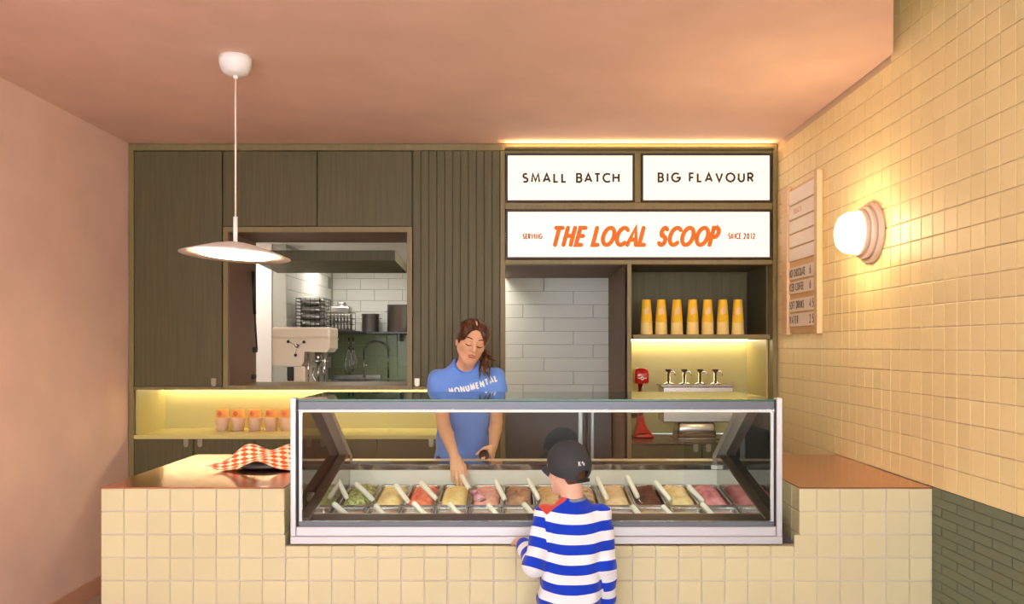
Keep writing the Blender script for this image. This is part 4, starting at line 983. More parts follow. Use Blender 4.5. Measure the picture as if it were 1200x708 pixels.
# large cream planetary mixer
Ym = 6.42; sm_ = F / Ym
def mx(u): return PX(u, Ym)
def mz(v): return PZ(v, Ym)
M_CRM = mat('cream_enamel', rgb(244, 222, 192), .3, coat=.2)
t = thing('planetary_mixer', 'large cream floor-standing dough mixer in the kitchen', 'mixer', (mx(352), Ym, 0))
h_ = build('motor_head', MB().prism([(mx(325), mz(428)), (mx(325), mz(397)), (mx(391), mz(397)), (mx(391), mz(408)), (mx(387), mz(413)), (mx(362), mz(412)), (mx(361), mz(424)), (mx(358), mz(428.5))], 'y', Ym - .13, Ym + .15), M_CRM, t)
build('head_cover', bx(mx(324.5), mx(391.5), Ym - .135, Ym + .155, mz(397) + .001, mz(384), b=.018), M_CRM, t)
build('seam_band', bx(mx(324.3), mx(391.7), Ym - .137, Ym + .157, mz(397.8), mz(396.6)), M_CRM, t)
build('column', bx(mx(348), mx(361.5), Ym - .10, Ym + .12, .08, mz(428.6), b=.01), M_CRM, t)
build('base', bx(mx(330), mx(392), Ym - .2, Ym + .2, .0, .08, b=.01), M_CRM, t)
hub = build('star_handle', MB().lathe([(.001, 0), (.016, 0), (.016, .02), (.001, .024)], Matrix.Translation((mx(353.8), Ym - .131, mz(405.5))) @ Matrix.Rotation(math.radians(90), 4, 'X'), 18), M_STEEL, t)
for (u, v) in ((344, 400.5), (362, 401), (352.4, 416)):
    build('knob', MB().tube([(mx(353.8), Ym - .145, mz(405.5)), (mx(u), Ym - .15, mz(v))], .003, 6, mi=0).lathe([(.001, -.012), (.010, -.008), (.0125, 0), (.010, .008), (.001, .012)], Matrix.Translation((mx(u), Ym - .15, mz(v))), 14, mi=1), [M_STEEL, M_BLACK], hub)
build('planet_shaft', MB().tube([(mx(373), Ym, mz(412)), (mx(373), Ym, mz(426))], .028, 18).tube([(mx(373), Ym, mz(426)), (mx(373), Ym, mz(448))], .012, 12), M_STEEL, t)
build('beater', MB().tube([(mx(368), Ym, mz(430)), (mx(366), Ym, mz(440)), (mx(372), Ym, mz(450)), (mx(373), Ym, mz(462)), (mx(379), Ym, mz(452)), (mx(380), Ym, mz(442)), (mx(377), Ym, mz(430))], .007, 8), M_STEEL, t)
for u in (363.2, 382):
    build('guide_rod', MB().tube([(mx(u), Ym - .05, mz(412.5)), (mx(u), Ym - .05, mz(452))], .008, 10), M_CHROME, t)
build('guard_ring', MB().tube([(mx(372) + .085 * math.cos(a), Ym + .085 * math.sin(a), mz(423)) for a in [i * math.pi / 12 for i in range(25)]], .006, 8, cap=False), M_CHROME, t)
build('bowl', MB().lathe([(.001, .42), (.10, .44), (.16, .52), (.175, .70), (.18, mz(470)), (.172, mz(470)), (.165, .70), (.001, .46)], Matrix.Translation((mx(373), Ym - .02, 0)), 32), M_STEEL, t)
build('motor_switch', bx(mx(340), mx(347.6), Ym - .09, Ym - .02, mz(446), mz(430), b=.006), M_BLACK, t)
build('bowl_cradle', MB().tube([(mx(356), Ym, .62), (mx(356) + .02, Ym, .62)], .012, 8).tube([(mx(361), Ym + .0, .62)] + [(mx(373) - .19 * math.cos(a), Ym - .02 + .19 * math.sin(a), .62) for a in [i * math.pi / 10 for i in range(21)]], .009, 8), M_CRM, t)

# ================================================================== dark fridge standing in the passage
yf_ = 6.16; fx0, fx1 = -.20, .725; fzt = PZ(473.5, yf_)
t = thing('undercounter_fridge', 'dark grey two-door fridge standing in the passage behind the case', 'fridge', ((fx0 + fx1) / 2, yf_ + .15, 0))
M_FRG = mat('charcoal_steel', rgb(84, 84, 86), .4, metal=.3); 
build('body', bx(fx0, fx1, yf_ + .03, 6.49, .06, fzt, b=.004), M_FRG, t)
build('plinth', bx(fx0 + .02, fx1 - .02, yf_ + .05, 6.48, 0, .06), M_BLACK, t)
xs_ = PX(687.5, yf_)
for a, b_, hx in ((fx0 + .003, xs_ - .003, PX(680, yf_)), (xs_ + .003, fx1 - .003, PX(694, yf_))):
    d = build('door', bx(a, b_, yf_, yf_ + .028, .08, fzt - .012, b=.004), M_FRG, t)
    build('handle', bx(hx - .017 if hx < xs_ else hx - .012, hx + .017 if hx < xs_ else hx + .012, yf_ - .022, yf_ - .0005, .30, fzt - .05, b=.004), M_ALU, d)
# ================================================================== people: smooth implicit surfaces meshed with surface nets
from mathutils.bvhtree import BVHTree
class Field:
    def __init__(s, lo, hi, h):
        s.lo = np.array(lo, float); s.h = h; s.n = np.ceil((np.array(hi, float) - s.lo) / h).astype(int) + 1
        s.f = np.full(tuple(s.n), .5, np.float32)
    def _sub(s, lo, hi):
        a = np.clip(np.floor((np.array(lo) - s.lo) / s.h).astype(int), 0, s.n - 1); b = np.clip(np.ceil((np.array(hi) - s.lo) / s.h).astype(int) + 1, 1, s.n)
        if np.any(b <= a): return None
        sl = tuple(slice(i, j) for i, j in zip(a, b)); g = [(np.arange(i, j) * s.h + l).astype(np.float32) for i, j, l in zip(a, b, s.lo)]
        return sl, np.meshgrid(*g, indexing='ij', sparse=True)
    def put(s, fn, lo, hi, k, mode='add'):
        m = max(k, 0) * 1.1 + 3 * s.h; q = s._sub(np.array(lo) - m, np.array(hi) + m)
        if q is None: return
        sl, (X, Y, Z) = q; d = fn(X, Y, Z).astype(np.float32); a = s.f[sl]
        if mode == 'sub': a, d = -a, d
        if k > 0:
            hh = np.maximum(k - np.abs(a - d), 0) / k; r = np.minimum(a, d) - hh * hh * k * .25
        else: r = np.minimum(a, d)
        s.f[sl] = -r if mode == 'sub' else r
    def cap(s, a, b, ra, rb, k=.01, mode='add', flat=False):
        a = np.array(a, float); b = np.array(b, float); ab = b - a; L2 = float(ab @ ab) + 1e-12; L = math.sqrt(L2)
        def fn(X, Y, Z):
            px, py, pz = X - a[0], Y - a[1], Z - a[2]; t0 = (px * ab[0] + py * ab[1] + pz * ab[2]) / L2; t = np.clip(t0, 0, 1)
            d = np.sqrt((px - t * ab[0]) ** 2 + (py - t * ab[1]) ** 2 + (pz - t * ab[2]) ** 2) - (ra + (rb - ra) * t)
            if flat: d = np.maximum(d, (t0 - 1) * L)
            return d
        r = max(ra, rb); s.put(fn, np.minimum(a, b) - r, np.maximum(a, b) + r, k, mode)
    def chain(s, pts, rs, k=.01, mode='add'):
        for i in range(len(pts) - 1): s.cap(pts[i], pts[i + 1], rs[i], rs[i + 1], k, mode)
    def ell(s, c, r, k=.01, R=None, mode='add'):
        c = np.array(c, float); r = np.array(r, float); R = np.eye(3) if R is None else np.array(R)
        def fn(X, Y, Z):
            dx, dy, dz = X - c[0], Y - c[1], Z - c[2]; q = []
            for i in range(3): q.append((dx * R[0, i] + dy * R[1, i] + dz * R[2, i]) / r[i])
            k0 = np.sqrt(q[0] ** 2 + q[1] ** 2 + q[2] ** 2); k1 = np.sqrt((q[0] / r[0]) ** 2 + (q[1] / r[1]) ** 2 + (q[2] / r[2]) ** 2) + 1e-9
            return k0 * (k0 - 1) / k1
        m = float(r.max()); s.put(fn, c - m, c + m, k, mode)
    def loft(s, sec, k=.02, p=2.3, mode='add'):
        """sec rows: z, cx, cy, half width, half depth (z ascending)"""
        A = np.array(sec, float)
        def fn(X, Y, Z):
            z = Z[0, 0, :]; cx, cy, a, b = (np.interp(z, A[:, 0], A[:, i])[None, None, :] for i in range(1, 5))
            d = ((np.abs((X - cx) / a) ** p + np.abs((Y - cy) / b) ** p) ** (1 / p) - 1) * np.minimum(a, b)
            return np.maximum(d, np.maximum(A[0, 0] - Z, Z - A[-1, 0]))
        lo = (min(A[:, 1] - A[:, 3]), min(A[:, 2] - A[:, 4]), A[0, 0]); hi = (max(A[:, 1] + A[:, 3]), max(A[:, 2] + A[:, 4]), A[-1, 0])
        s.put(fn, lo, hi, k, mode)
    def plane_cut(s, pt, nrm, k=0.0, lo=None, hi=None):
        """remove the side the normal points to (inside a box if given)"""
        pt = np.array(pt, float); nrm = np.array(nrm, float); nrm /= np.linalg.norm(nrm)
        L = s.lo if lo is None else np.array(lo); H = s.lo + s.h * s.n if hi is None else np.array(hi)
        s.put(lambda X, Y, Z: -((X - pt[0]) * nrm[0] + (Y - pt[1]) * nrm[1] + (Z - pt[2]) * nrm[2]), L, H, k, 'sub')
    def wrinkle(s, amp, freq, seed, box=None):
        r = np.random.default_rng(seed); q = s._sub(*(box or (s.lo, s.lo + s.h * s.n)))
        sl, (X, Y, Z) = q; w = 0
        for i in range(7):
            v = r.normal(size=3); v /= np.linalg.norm(v); fq = freq * r.uniform(.6, 1.7); w = w + np.sin((X * v[0] + Y * v[1] + Z * v[2]) * fq + r.uniform(0, 6.28) + 1.5 * np.sin(Z * freq * .4 + i)) / 4
        s.f[sl] += (amp * w).astype(np.float32)
    def shell(s, t): s.f = np.maximum(s.f, -(s.f + t))
    def mesh(s, name):
        f = s.f; f[0], f[-1], f[:, 0], f[:, -1], f[:, :, 0], f[:, :, -1] = (.1,) * 6
        sg = f < 0; c = np.zeros(tuple(s.n - 1), np.uint8)
        for i in (0, 1):
            for j in (0, 1):
                for k_ in (0, 1): c += sg[i:s.n[0] - 1 + i, j:s.n[1] - 1 + j, k_:s.n[2] - 1 + k_]
        I = np.nonzero((c > 0) & (c < 8)); ids = np.full(c.shape, -1, np.int32); ids[I] = np.arange(len(I[0])); I = np.stack(I, 1)
        acc = np.zeros((len(I), 3)); cnt = np.zeros(len(I))
        cs = [(i, j, k_) for i in (0, 1) for j in (0, 1) for k_ in (0, 1)]
        for a in cs:
            for b in cs:
                if sum(b) - sum(a) == 1 and all(q >= p for p, q in zip(a, b)):
                    f1 = f[I[:, 0] + a[0], I[:, 1] + a[1], I[:, 2] + a[2]]; f2 = f[I[:, 0] + b[0], I[:, 1] + b[1], I[:, 2] + b[2]]
                    m = (f1 < 0) != (f2 < 0); t = np.where(m, f1 / np.where(f1 == f2, 1, f1 - f2), 0)
                    acc += m[:, None] * (np.array(a) + t[:, None] * (np.array(b) - np.array(a))); cnt += m
        V = s.lo + s.h * (I + acc / cnt[:, None]); Q = []
        for ax in range(3):
            a1, a2 = [(1, 2), (2, 0), (0, 1)][ax]
            s1 = np.take(sg, range(0, s.n[ax] - 1), ax); s2 = np.take(sg, range(1, s.n[ax]), ax)
            E = np.stack(np.nonzero(s1 != s2), 1); E = E[(E[:, a1] > 0) & (E[:, a2] > 0) & (E[:, a1] < s.n[a1] - 1) & (E[:, a2] < s.n[a2] - 1)]
            q = []
            for d1, d2 in ((0, 0), (1, 0), (1, 1), (0, 1)):
                C = E.copy(); C[:, a1] -= d1; C[:, a2] -= d2; q.append(ids[C[:, 0], C[:, 1], C[:, 2]])
            q = np.stack(q, 1); flip = ~sg[E[:, 0], E[:, 1], E[:, 2]]; q[flip] = q[flip][:, ::-1]; Q.append(q)
        Q = np.concatenate(Q); s.V = V
        me = bpy.data.meshes.new(name); me.vertices.add(len(V)); me.vertices.foreach_set('co', V.astype(np.float32).ravel()); me.loops.add(len(Q) * 4); me.loops.foreach_set('vertex_index', Q.astype(np.int32).ravel())
        me.polygons.add(len(Q)); me.polygons.foreach_set('loop_start', np.arange(0, len(Q) * 4, 4, dtype=np.int32)); me.polygons.foreach_set('use_smooth', np.ones(len(Q), bool)); me.update(calc_edges=True); me.validate()
        return me
def add_mesh(name, me, m, parent):
    org = ORG[parent.name]; me.transform(Matrix.Translation(-Vector(org))); return _link(name, me, m, parent, org)
def bvh_of(me, org=(0, 0, 0)):
    return BVHTree.FromPolygons([(v.co + Vector(org)) for v in me.vertices], [list(p.vertices) for p in me.polygons])
def head_frame(yaw, pitch, roll, face):
    """columns: x' (side), y' (out of the face), z' (up). face=-1 looks to -Y, +1 looks to +Y"""
    B = Matrix.Identity(3) if face > 0 else Matrix.Rotation(math.pi, 3, 'Z')
    return np.array(Matrix.Rotation(yaw, 3, 'Z') @ Matrix.Rotation(roll, 3, 'Y') @ B @ Matrix.Rotation(pitch, 3, 'X'))
def add_head(Fd, C, R, s, soft=False):
    C = np.array(C); W = lambda x, y, z: C + R @ (np.array((x, y, z)) * s); e = lambda c, r, k, mode='add': Fd.ell(W(*c), np.array(r) * s, k * s, R, mode)
    e((0, -.016, .030), (.073, .092, .084), .01); e((0, .024, -.036), (.057, .060, .076), .035)
    Fd.cap(W(-.008, .064, -.100), W(.008, .064, -.100), .016 * s, .016 * s, .03 * s)
    for g in (-1, 1):
        Fd.cap(W(g * .050, .006, -.052), W(g * .018, .056, -.097), .017 * s, .014 * s, .035 * s)
        e((g * .040, .056, -.022), (.022, .020, .020), .03)
        e((g * .0755, -.008, -.012), (.007, .018, .031), .008)
    Fd.cap(W(-.034, .074, .020), W(.034, .074, .020), .013 * s, .013 * s, .022 * s)
    for g in (-1, 1):
        e((g * .031, .099, -.001), (.017, .014, .012), .014, 'sub')
        e((g * .031, .072, -.003), (.0155, .0150, .0125), .005)
    Fd.cap(W(0, .081, .014), W(0, .112, -.028), .0074 * s, .0125 * s, .011 * s)
    for g in (-1, 1): e((g * .0125, .093, -.031), (.009, .0095, .0085), .007)
    Fd.cap(W(-.013, .078, -.060), W(.013, .078, -.060), .009 * s, .009 * s, .016 * s)
    Fd.cap(W(-.011, .076, -.072), W(.011, .076, -.072), .009 * s, .009 * s, .014 * s)
    return W
def add_hand(Fd, W, d, n, side, curls, thumb, s=1.0, spread=1.0, gap=.0185):
    """wrist W, hand direction d, back-of-hand normal n, side = unit vector toward the thumb. curls: per finger (3 angles, radians)"""
    d = Vector(d).normalized(); n = (Vector(n) - d * Vector(n).dot(d)).normalized(); t = n.cross(d).normalized()
    if t.dot(Vector(side)) < 0: t = -t
    W = Vector(W); L = .078 * s; tips = []
    lens = [(.043, .026, .021), (.047, .029, .022), (.044, .027, .021), (.035, .021, .018)]
    for i in range(4):
        off = (1.5 - i) * gap * s; k0 = W + d * (L - .004 * abs(i - 1) * s) + t * off
        Fd.cap(W + t * off * .45, k0, .015 * s, .0118 * s, .010 * s)
        p = k0; dd = (d + t * (1.5 - i) * .06 * spread).normalized(); r = (.0106, .0106, .0102, .0090)[i] * s
        for j in range(3):
            a = curls[i][j]; dd = (dd * math.cos(a) - n * math.sin(a)).normalized()
            q = p + dd * lens[i][j] * s; Fd.cap(p, q, r, r * .93, .003 * s); p = q; r *= .93
        tips.append(p)
    Fd.ell(W + d * L * .5 - n * .004 * s, (.030 * s, .030 * s, .016 * s), .012 * s, np.array(((t.x, d.x, n.x), (t.y, d.y, n.y), (t.z, d.z, n.z))))
    p = W + d * .020 * s + t * .022 * s - n * .004 * s; r = .0135 * s
    for (u, v, w), l, k_ in zip(thumb, (.042, .030, .025), (.010, .004, .003)):
        dd = (d * u + t * v - n * w).normalized(); q = p + dd * l * s; Fd.cap(p, q, r, r * .85, k_ * s); p = q; r *= .86
    tips.append(p)
    return tips
def surf_tube(mb, bv, pts, direction, r, lift=0.0, n=6, taper=True):
    """tube laid on a surface: pts are cast along direction"""
    out = []
    for p in pts:
        h = bv.ray_cast(Vector(p) - Vector(direction) * .12, Vector(direction), .3)
        if h[0] is not None: out.append(h[0] - Vector(direction) * lift)
    if len(out) > 2:
        m = len(out) - 1; rs = [r * (1 - .65 * abs(2 * i / m - 1) ** 3) if taper else r for i in range(len(out))]
        mb.tube(out, rs, n)
M_SKINW = mat('tanned_skin', rgb(224, 172, 138), .48, sss=.12, spec=.35, var=.04); M_SKINB = mat('fair_skin', rgb(236, 186, 160), .5, sss=.12, spec=.3, var=.04)
def hair_mat(name, c1, c2, sc=(90, 90, 14)):
    m = mat(name, c1, .38, spec=.5); N = m.node_tree.nodes; L = m.node_tree.links; tc = [q for q in N if q.type == 'TEX_COORD'][0]
    mp = N.new('ShaderNodeMapping'); mp.inputs['Scale'].default_value = sc; mp.inputs['Rotation'].default_value = (.2, .25, 0); nz = N.new('ShaderNodeTexNoise'); nz.inputs['Scale'].default_value = 1; nz.inputs['Detail'].default_value = 3
    cr = N.new('ShaderNodeValToRGB'); cr.color_ramp.elements[0].color = c1; cr.color_ramp.elements[1].color = c2; cr.color_ramp.elements[0].position = .42; cr.color_ramp.elements[1].position = .72
    L.new(tc.outputs['Object'], mp.inputs['Vector']); L.new(mp.outputs[0], nz.inputs['Vector']); L.new(nz.outputs['Fac'], cr.inputs['Fac']); L.new(cr.outputs['Color'], N['Principled BSDF'].inputs['Base Color'])
    bp = N.new('ShaderNodeBump'); bp.inputs['Strength'].default_value = .5; bp.inputs['Distance'].default_value = .004; L.new(nz.outputs['Fac'], bp.inputs['Height']); L.new(bp.outputs[0], N['Principled BSDF'].inputs['Normal'])
    return m

# ------------------------------------------------------------------ the server
wx = -.325
wt = thing('person', 'woman in a blue t-shirt leaning over the gelato to scoop', 'person', (wx, 4.72, 0))
HW = head_frame(math.radians(17), math.radians(-13), math.radians(11), -1)
HC = (PX(552.5, 4.46), 4.46, PZ(400, 4.46))
B = Field((-.62, 4.05, -.01), (.02, 4.95, 1.76), .0035)
Wf = add_head(B, HC, HW, 1.02)
nb_ = (wx + .02, 4.60, 1.40)
B.cap(Wf(0, -.022, -.05), nb_, .046, .053, .03)
B.loft([(.80, wx, 4.72, .13, .085), (.95, wx, 4.70, .135, .09), (1.08, wx + .01, 4.66, .118, .08), (1.22, wx + .018, 4.62, .135, .09), (1.34, wx + .02, 4.60, .145, .075), (1.40, wx + .02, 4.60, .11, .055), (1.44, wx + .02, 4.60, .06, .045)], .03)
shR, elR, wrR = (-.462, 4.60, 1.352), (-.412, 4.44, 1.105), (-.333, 4.222, .960)
shL, elL, wrL = (-.132, 4.60, 1.365), (-.128, 4.635, 1.105), (-.138, 4.475, .985)
for S, E, W_ in ((shR, elR, wrR), (shL, elL, wrL)):
    B.cap(S, E, .046, .037, .02); mid = tuple(np.array(E) * .7 + np.array(W_) * .3)
    B.cap(E, mid, .037, .037, .012); B.cap(mid, W_, .037, .0245, .012)
tipR = add_hand(B, wrR, (.22, -.58, -.76), (.12, -1, .5), (1, 0, 0), [(.25, .55, .45), (.40, .55, .4), (.55, .6, .4), (.7, .6, .4)], [(.75, .45, .45), (.9, .1, .45), (.95, -.05, .3)], .98, .7)
tipL = add_hand(B, wrL, (-.16, -.62, -.62), (.95, -.28, .1), (0, -.5, .8), [(.55, 1.15, .8), (.6, 1.2, .8), (.65, 1.2, .8), (.7, 1.2, .8)], [(.6, .35, .75), (.7, -.1, .8), (.6, -.2, .85)], .95, .6)
for g in (-1, 1):
    hp = (wx + g * .085, 4.71, .90); kn = (wx + g * .10, 4.69, .50); an = (wx + g * .105, 4.74, .085)
    B.cap(hp, kn, .075, .052, .03); B.cap(kn, an, .052, .036, .02); B.cap((an[0], an[1] + .02, .035), (an[0] + g * .02, 4.60, .03), .03, .026, .02); B.cap(an, (an[0], an[1] + .02, .035), .036, .03, .02)
me = B.mesh('body'); bvW = bvh_of(me); add_mesh('body', me, M_SKINW, wt)
fdir = HW @ np.array((0, -1, 0))          # into the face
# brows, lashes, lips
mbb = MB(); mbl = MB(); mbm = MB()
for g in (-1, 1):
    surf_tube(mbb, bvW, [Wf(g * (.014 + .038 * q / 8), .10, .0255 + .0055 * math.sin(q / 8 * 2.7)) for q in range(9)], fdir, .0038)
    surf_tube(mbl, bvW, [Wf(g * (.014 + .033 * q / 8), .10, -.008 - .004 * math.sin(q / 8 * math.pi) + .0025 * q / 8) for q in range(9)], fdir, .0036)
surf_tube(mbm, bvW, [Wf(-.022 + .044 * q / 10, .10, -.060 + .002 * math.cos((q - 5) * .9)) for q in range(11)], fdir, .0042)
surf_tube(mbm, bvW, [Wf(-.019 + .038 * q / 10, .10, -.0695 - .002 * math.sin(q / 10 * math.pi)) for q in range(11)], fdir, .0050)
M_BROW = mat('dark_brow_hair', rgb(52, 30, 20), .6)
build('eyebrow', mbb, M_BROW, wt); build('eyelash', mbl, mat('lash_black', rgb(30, 18, 14), .6), wt); build('lips', mbm, mat('rose_lip', rgb(178, 92, 76), .4), wt)
# hair: cap pulled back from a centre parting, ponytail over the shoulder
Hh = Field((-.42, 4.28, 1.28), (-.06, 4.72, 1.76), .0032)
Hh.ell(Wf(0, -.022, .036), np.array((.080, .098, .088)) * 1.02, .01, HW)
Hh.ell(Wf(0, -.085, -.01), np.array((.055, .035, .06)), .03, HW)
for g in (-1, 1):
    Hh.ell(Wf(g * .050, .012, .052), np.array((.034, .066, .058)), .02, HW); Hh.ell(Wf(g * .068, -.03, .00), np.array((.016, .045, .05)), .02, HW)
Hh.ell(Wf(0, .108, -.012), np.array((.066, .076, .112)), .006, HW, 'sub')
for g in (-1, 1): Hh.ell(Wf(g * .062, .055, -.06), np.array((.045, .06, .06)), .006, HW, 'sub')
Hh.cap(Wf(0, .10, .085), Wf(0, -.06, .135), .007, .007, .006, 'sub')
root = Wf(-.02, -.11, -.045)
rr2 = np.random.default_rng(3)
ends = [((568, 424), (569, 434), (576, 447)), ((564, 424), (563, 434), (562, 445)), ((566, 422), (567, 432), (570, 444)), ((570, 421), (573, 431), (574, 441)), ((571, 418), (579, 421), (587, 425)), ((570, 418), (577, 419), (583, 421)), ((566, 423), (565, 430), (567, 439))]
for n, e in enumerate(ends):
    pts = [root, np.array((PX(570, 4.55), 4.56, PZ(414 + n * .5, 4.56)))] + [np.array((PX(u, Y), Y, PZ(v, Y))) for (u, v), Y in zip(e, (4.50, 4.475, 4.462))]
    pts = [np.array(p) + rr2.normal(size=3) * .002 for p in pts]
    Hh.chain(pts, [.018, .017, .0125, .0085, .002], .006)
add_mesh('hair', Hh.mesh('hair'), hair_mat('brown_hair', rgb(44, 22, 14), rgb(128, 76, 40)), wt)
# t-shirt
S = Field((-.66, 4.38, .80), (.06, 4.90, 1.53), .0042)
S.loft([(.82, wx - .005, 4.715, .165, .115), (.92, wx - .003, 4.70, .158, .112), (1.05, wx + .006, 4.67, .146, .108), (1.14, wx + .012, 4.64, .152, .115), (1.22, wx + .018, 4.615, .160, .116), (1.31, wx + .022, 4.60, .166, .102), (1.37, wx + .024, 4.60, .158, .084), (1.41, wx + .024, 4.60, .125, .070), (1.445, wx + .024, 4.60, .088, .062), (1.475, wx + .024, 4.60, .066, .058)], .03)
S.cap(shR, (-.452, 4.545, 1.195), .060, .072, .035, flat=True)
S.cap(shL, (-.124, 4.60, 1.20), .058, .068, .035, flat=True)
S.wrinkle(.0056, 38, 5)
S.ell((wx + .026, 4.548, 1.452), (.062, .07, .055), .012, None, 'sub')
S.cap((wx + .024, 4.60, 1.40), (wx + .03, 4.56, 1.6), .060, .058, .008, 'sub')
me = S.mesh('t_shirt'); bvS = bvh_of(me)
M_BLUE = mat('cornflower_cotton', rgb(110, 154, 238), .85, spec=.2, sheen=.2, bump=.05, bscale=220)
sh_o = add_mesh('t_shirt', me, M_BLUE, wt)
# printed lettering on the chest, laid onto the cloth
mbp = MB(); L0 = (527.5, 462.0); L1 = (582.5, 446.5); Yq = 4.50
ax = Vector((PX(L1[0], Yq) - PX(L0[0], Yq), 0, PZ(L1[1], Yq) - PZ(L0[1], Yq))); wl = ax.length; ax.normalize(); up_ = Vector((-ax.z, 0, ax.x)); o3 = Vector((PX(L0[0], Yq), Yq, PZ(L0[1], Yq)))
def on_shirt(a, b_):
    sag = -.030 * math.sin(math.pi * a / wl) * .35
    p = o3 + ax * a + up_ * (b_ + sag); h = bvS.ray_cast(Vector((p.x, 4.2, p.z)), Vector((0, 1, 0)), 1.0)
    return ((h[0] + Vector((0, -.002, 0))) if h[0] is not None else Vector((p.x, 4.50, p.z)))[:]
for st in text_strokes('MONUMENTAL', wl, .030, .72):
    dense = []
    for a, b_ in zip(st, st[1:]):
        nn = max(1, int(math.hypot(b_[0] - a[0], b_[1] - a[1]) / .006)); dense += [(a[0] + (b_[0] - a[0]) * q / nn, a[1] + (b_[1] - a[1]) * q / nn) for q in range(nn)]
    dense.append(st[-1]); v, f = ribbon(dense, .0085); mbp.add([on_shirt(p[0], p[1]) for p in v], f)
o = build('print', mbp, mat('white_screen_print', rgb(244, 246, 250), .7), sh_o, recalc=False); o['label'] = 'white lettering MONUMENTAL'
mbc = MB()
ring = []
for q in range(41):
    a = 2 * math.pi * q / 40; x_, y_ = wx + .026 + .064 * math.cos(a), 4.592 + .062 * math.sin(a)
    z_ = 1.478 - .052 * max(0, -math.sin(a)) ** 1.4 - .004
    h = bvS.find_nearest(Vector((x_, y_, z_))); ring.append(h[0])
for _ in range(2): ring = [(ring[i - 1] + ring[i] * 2 + ring[(i + 1) % 40]) / 4 for i in range(40)] 
ring.append(ring[0]); mbc.tube(ring, .0062, 8, cap=False)
build('collar', mbc, mat('cornflower_rib', rgb(80, 120, 208), .85), sh_o)
J = Field((-.56, 4.52, .03), (-.08, 4.93, .99), .006)
J.loft([(.80, wx, 4.715, .150, .105), (.97, wx, 4.70, .140, .10)], .02)
for g in (-1, 1): J.cap((wx + g * .082, 4.71, .88), (wx + g * .10, 4.69, .50), .092, .068, .03); J.cap((wx + g * .10, 4.69, .50), (wx + g * .105, 4.745, .07), .068, .056, .02, flat=True)
J.wrinkle(.003, 40, 8)
add_mesh('trousers', J.mesh('trousers'), mat('navy_denim', rgb(40, 48, 84), .85), wt)
for g in (-1, 1):
    Q = Field((wx + g * .12 - .08, 4.52, -.01), (wx + g * .12 + .08, 4.86, .14), .005)
    Q.cap((wx + g * .105, 4.775, .045), (wx + g * .125, 4.60, .04), .044, .040, .02); Q.cap((wx + g * .105, 4.75, .06), (wx + g * .105, 4.75, .10), .046, .043, .02); Q.plane_cut((0, 0, .003), (0, 0, -1))
    add_mesh('shoe', Q.mesh('shoe'), mat('white_canvas', rgb(226, 222, 214), .7), wt)
# cone in her hand
M_WAF = mat('waffle_cone', rgb(176, 112, 62), .6, bump=.4, bscale=70); M_CHO = mat('chocolate_dip', rgb(58, 26, 18), .35)
ca = Vector((-.140, 4.468, .905)); cb = Vector((PX(566.5, 4.375), 4.372, PZ(533, 4.375))); ad = (cb - ca).normalized(); Lc = (cb - ca).length
q4 = Vector((0, 0, 1)).rotation_difference(ad).to_matrix().to_4x4(); Mc = Matrix.Translation(ca) @ q4
t = thing('waffle_cone', 'chocolate-rimmed waffle cone in the woman\'s hand', 'cone', tuple(ca))
build('cone_shell', MB().lathe([(.002, 0), (.008, .012), (.0275, Lc - .012), (.0255, Lc - .012), (.006, .016), (.001, .014)], Mc, 28), M_WAF, t)
build('chocolate_rim', MB().lathe([(.0268, Lc - .020), (.0296, Lc - .012), (.031, Lc - .002), (.0295, Lc + .002), (.0265, Lc), (.024, Lc - .014), (.0235, Lc - .02)], Mc, 28), M_CHO, t)
# spatula in her right hand and the scoop of gelato on it
hp_ = tipR[0]; sp = spatula((PX(540.5, 4.13), 4.13, PZ(557, 4.13)), (PX(550, 4.07), 4.07, PZ(573, 4.07)), 'spatula in the woman\'s hand loaded with pink gelato', blade=.075)
Gq = Field((-.32, 3.88, .70), (-.10, 4.10, .90), .003)
c0 = np.array((PX(556.5, 3.99), 3.99, PZ(579, 3.99))); c1 = np.array((PX(563, 3.97), 3.97, PZ(587, 3.97)))
Gq.cap(c0, c1, .020, .024, .01); Gq.ell(c0 + np.array((-.014, 0, .008)), (.018, .016, .014), .01); Gq.ell(c1 + np.array((.012, -.01, .012)), (.016, .016, .012), .01); Gq.wrinkle(.003, 120, 4)
me = Gq.mesh('gelato_scoop'); oo = Vector(((c0 + c1) / 2)); me.transform(Matrix.Translation(-oo))
M_BERRY = gel_mat('berry_ripple', rgb(238, 176, 186), rgb(92, 20, 40), 24)
g = _link('gelato_scoop', me, M_BERRY, None, oo); tag(g, 'lump of pink gelato with dark berry ripple on the spatula', 'gelato')

# ------------------------------------------------------------------ the child
bt = thing('person', 'child in a dark cap and blue-and-white striped sweater seen from behind', 'person', (.215, 3.16, 0))
bxc = .215; hs = .88
HB = head_frame(math.radians(38), math.radians(-7), 0, 1)
HBc = (PX(664, 3.17), 3.175, PZ(548, 3.17))
B = Field((-.09, 2.92, -.01), (.46, 3.50, 1.21), .0034)
Wb = add_head(B, HBc, HB, hs)
B.cap(Wb(.0, -.03, -.05), (bxc + .0, 3.165, .90), .042, .046, .025)
B.loft([(.44, bxc - .005, 3.165, .10, .07), (.60, bxc - .005, 3.165, .098, .07), (.75, bxc, 3.165, .10, .07), (.86, bxc, 3.165, .10, .06), (.90, bxc, 3.165, .07, .045)], .03)
b_shR, b_elR, b_wrR = (.325, 3.165, .872), (.342, 3.14, .695), (.352, 3.185, .535)
b_shL, b_elL, b_wrL = (.112, 3.165, .872), (.062, 3.105, .698), (.030, 3.262, .732)
for S_, E_, W_ in ((b_shR, b_elR, b_wrR), (b_shL, b_elL, b_wrL)):
    B.cap(S_, E_, .033, .028, .015); B.cap(E_, W_, .028, .021, .01)
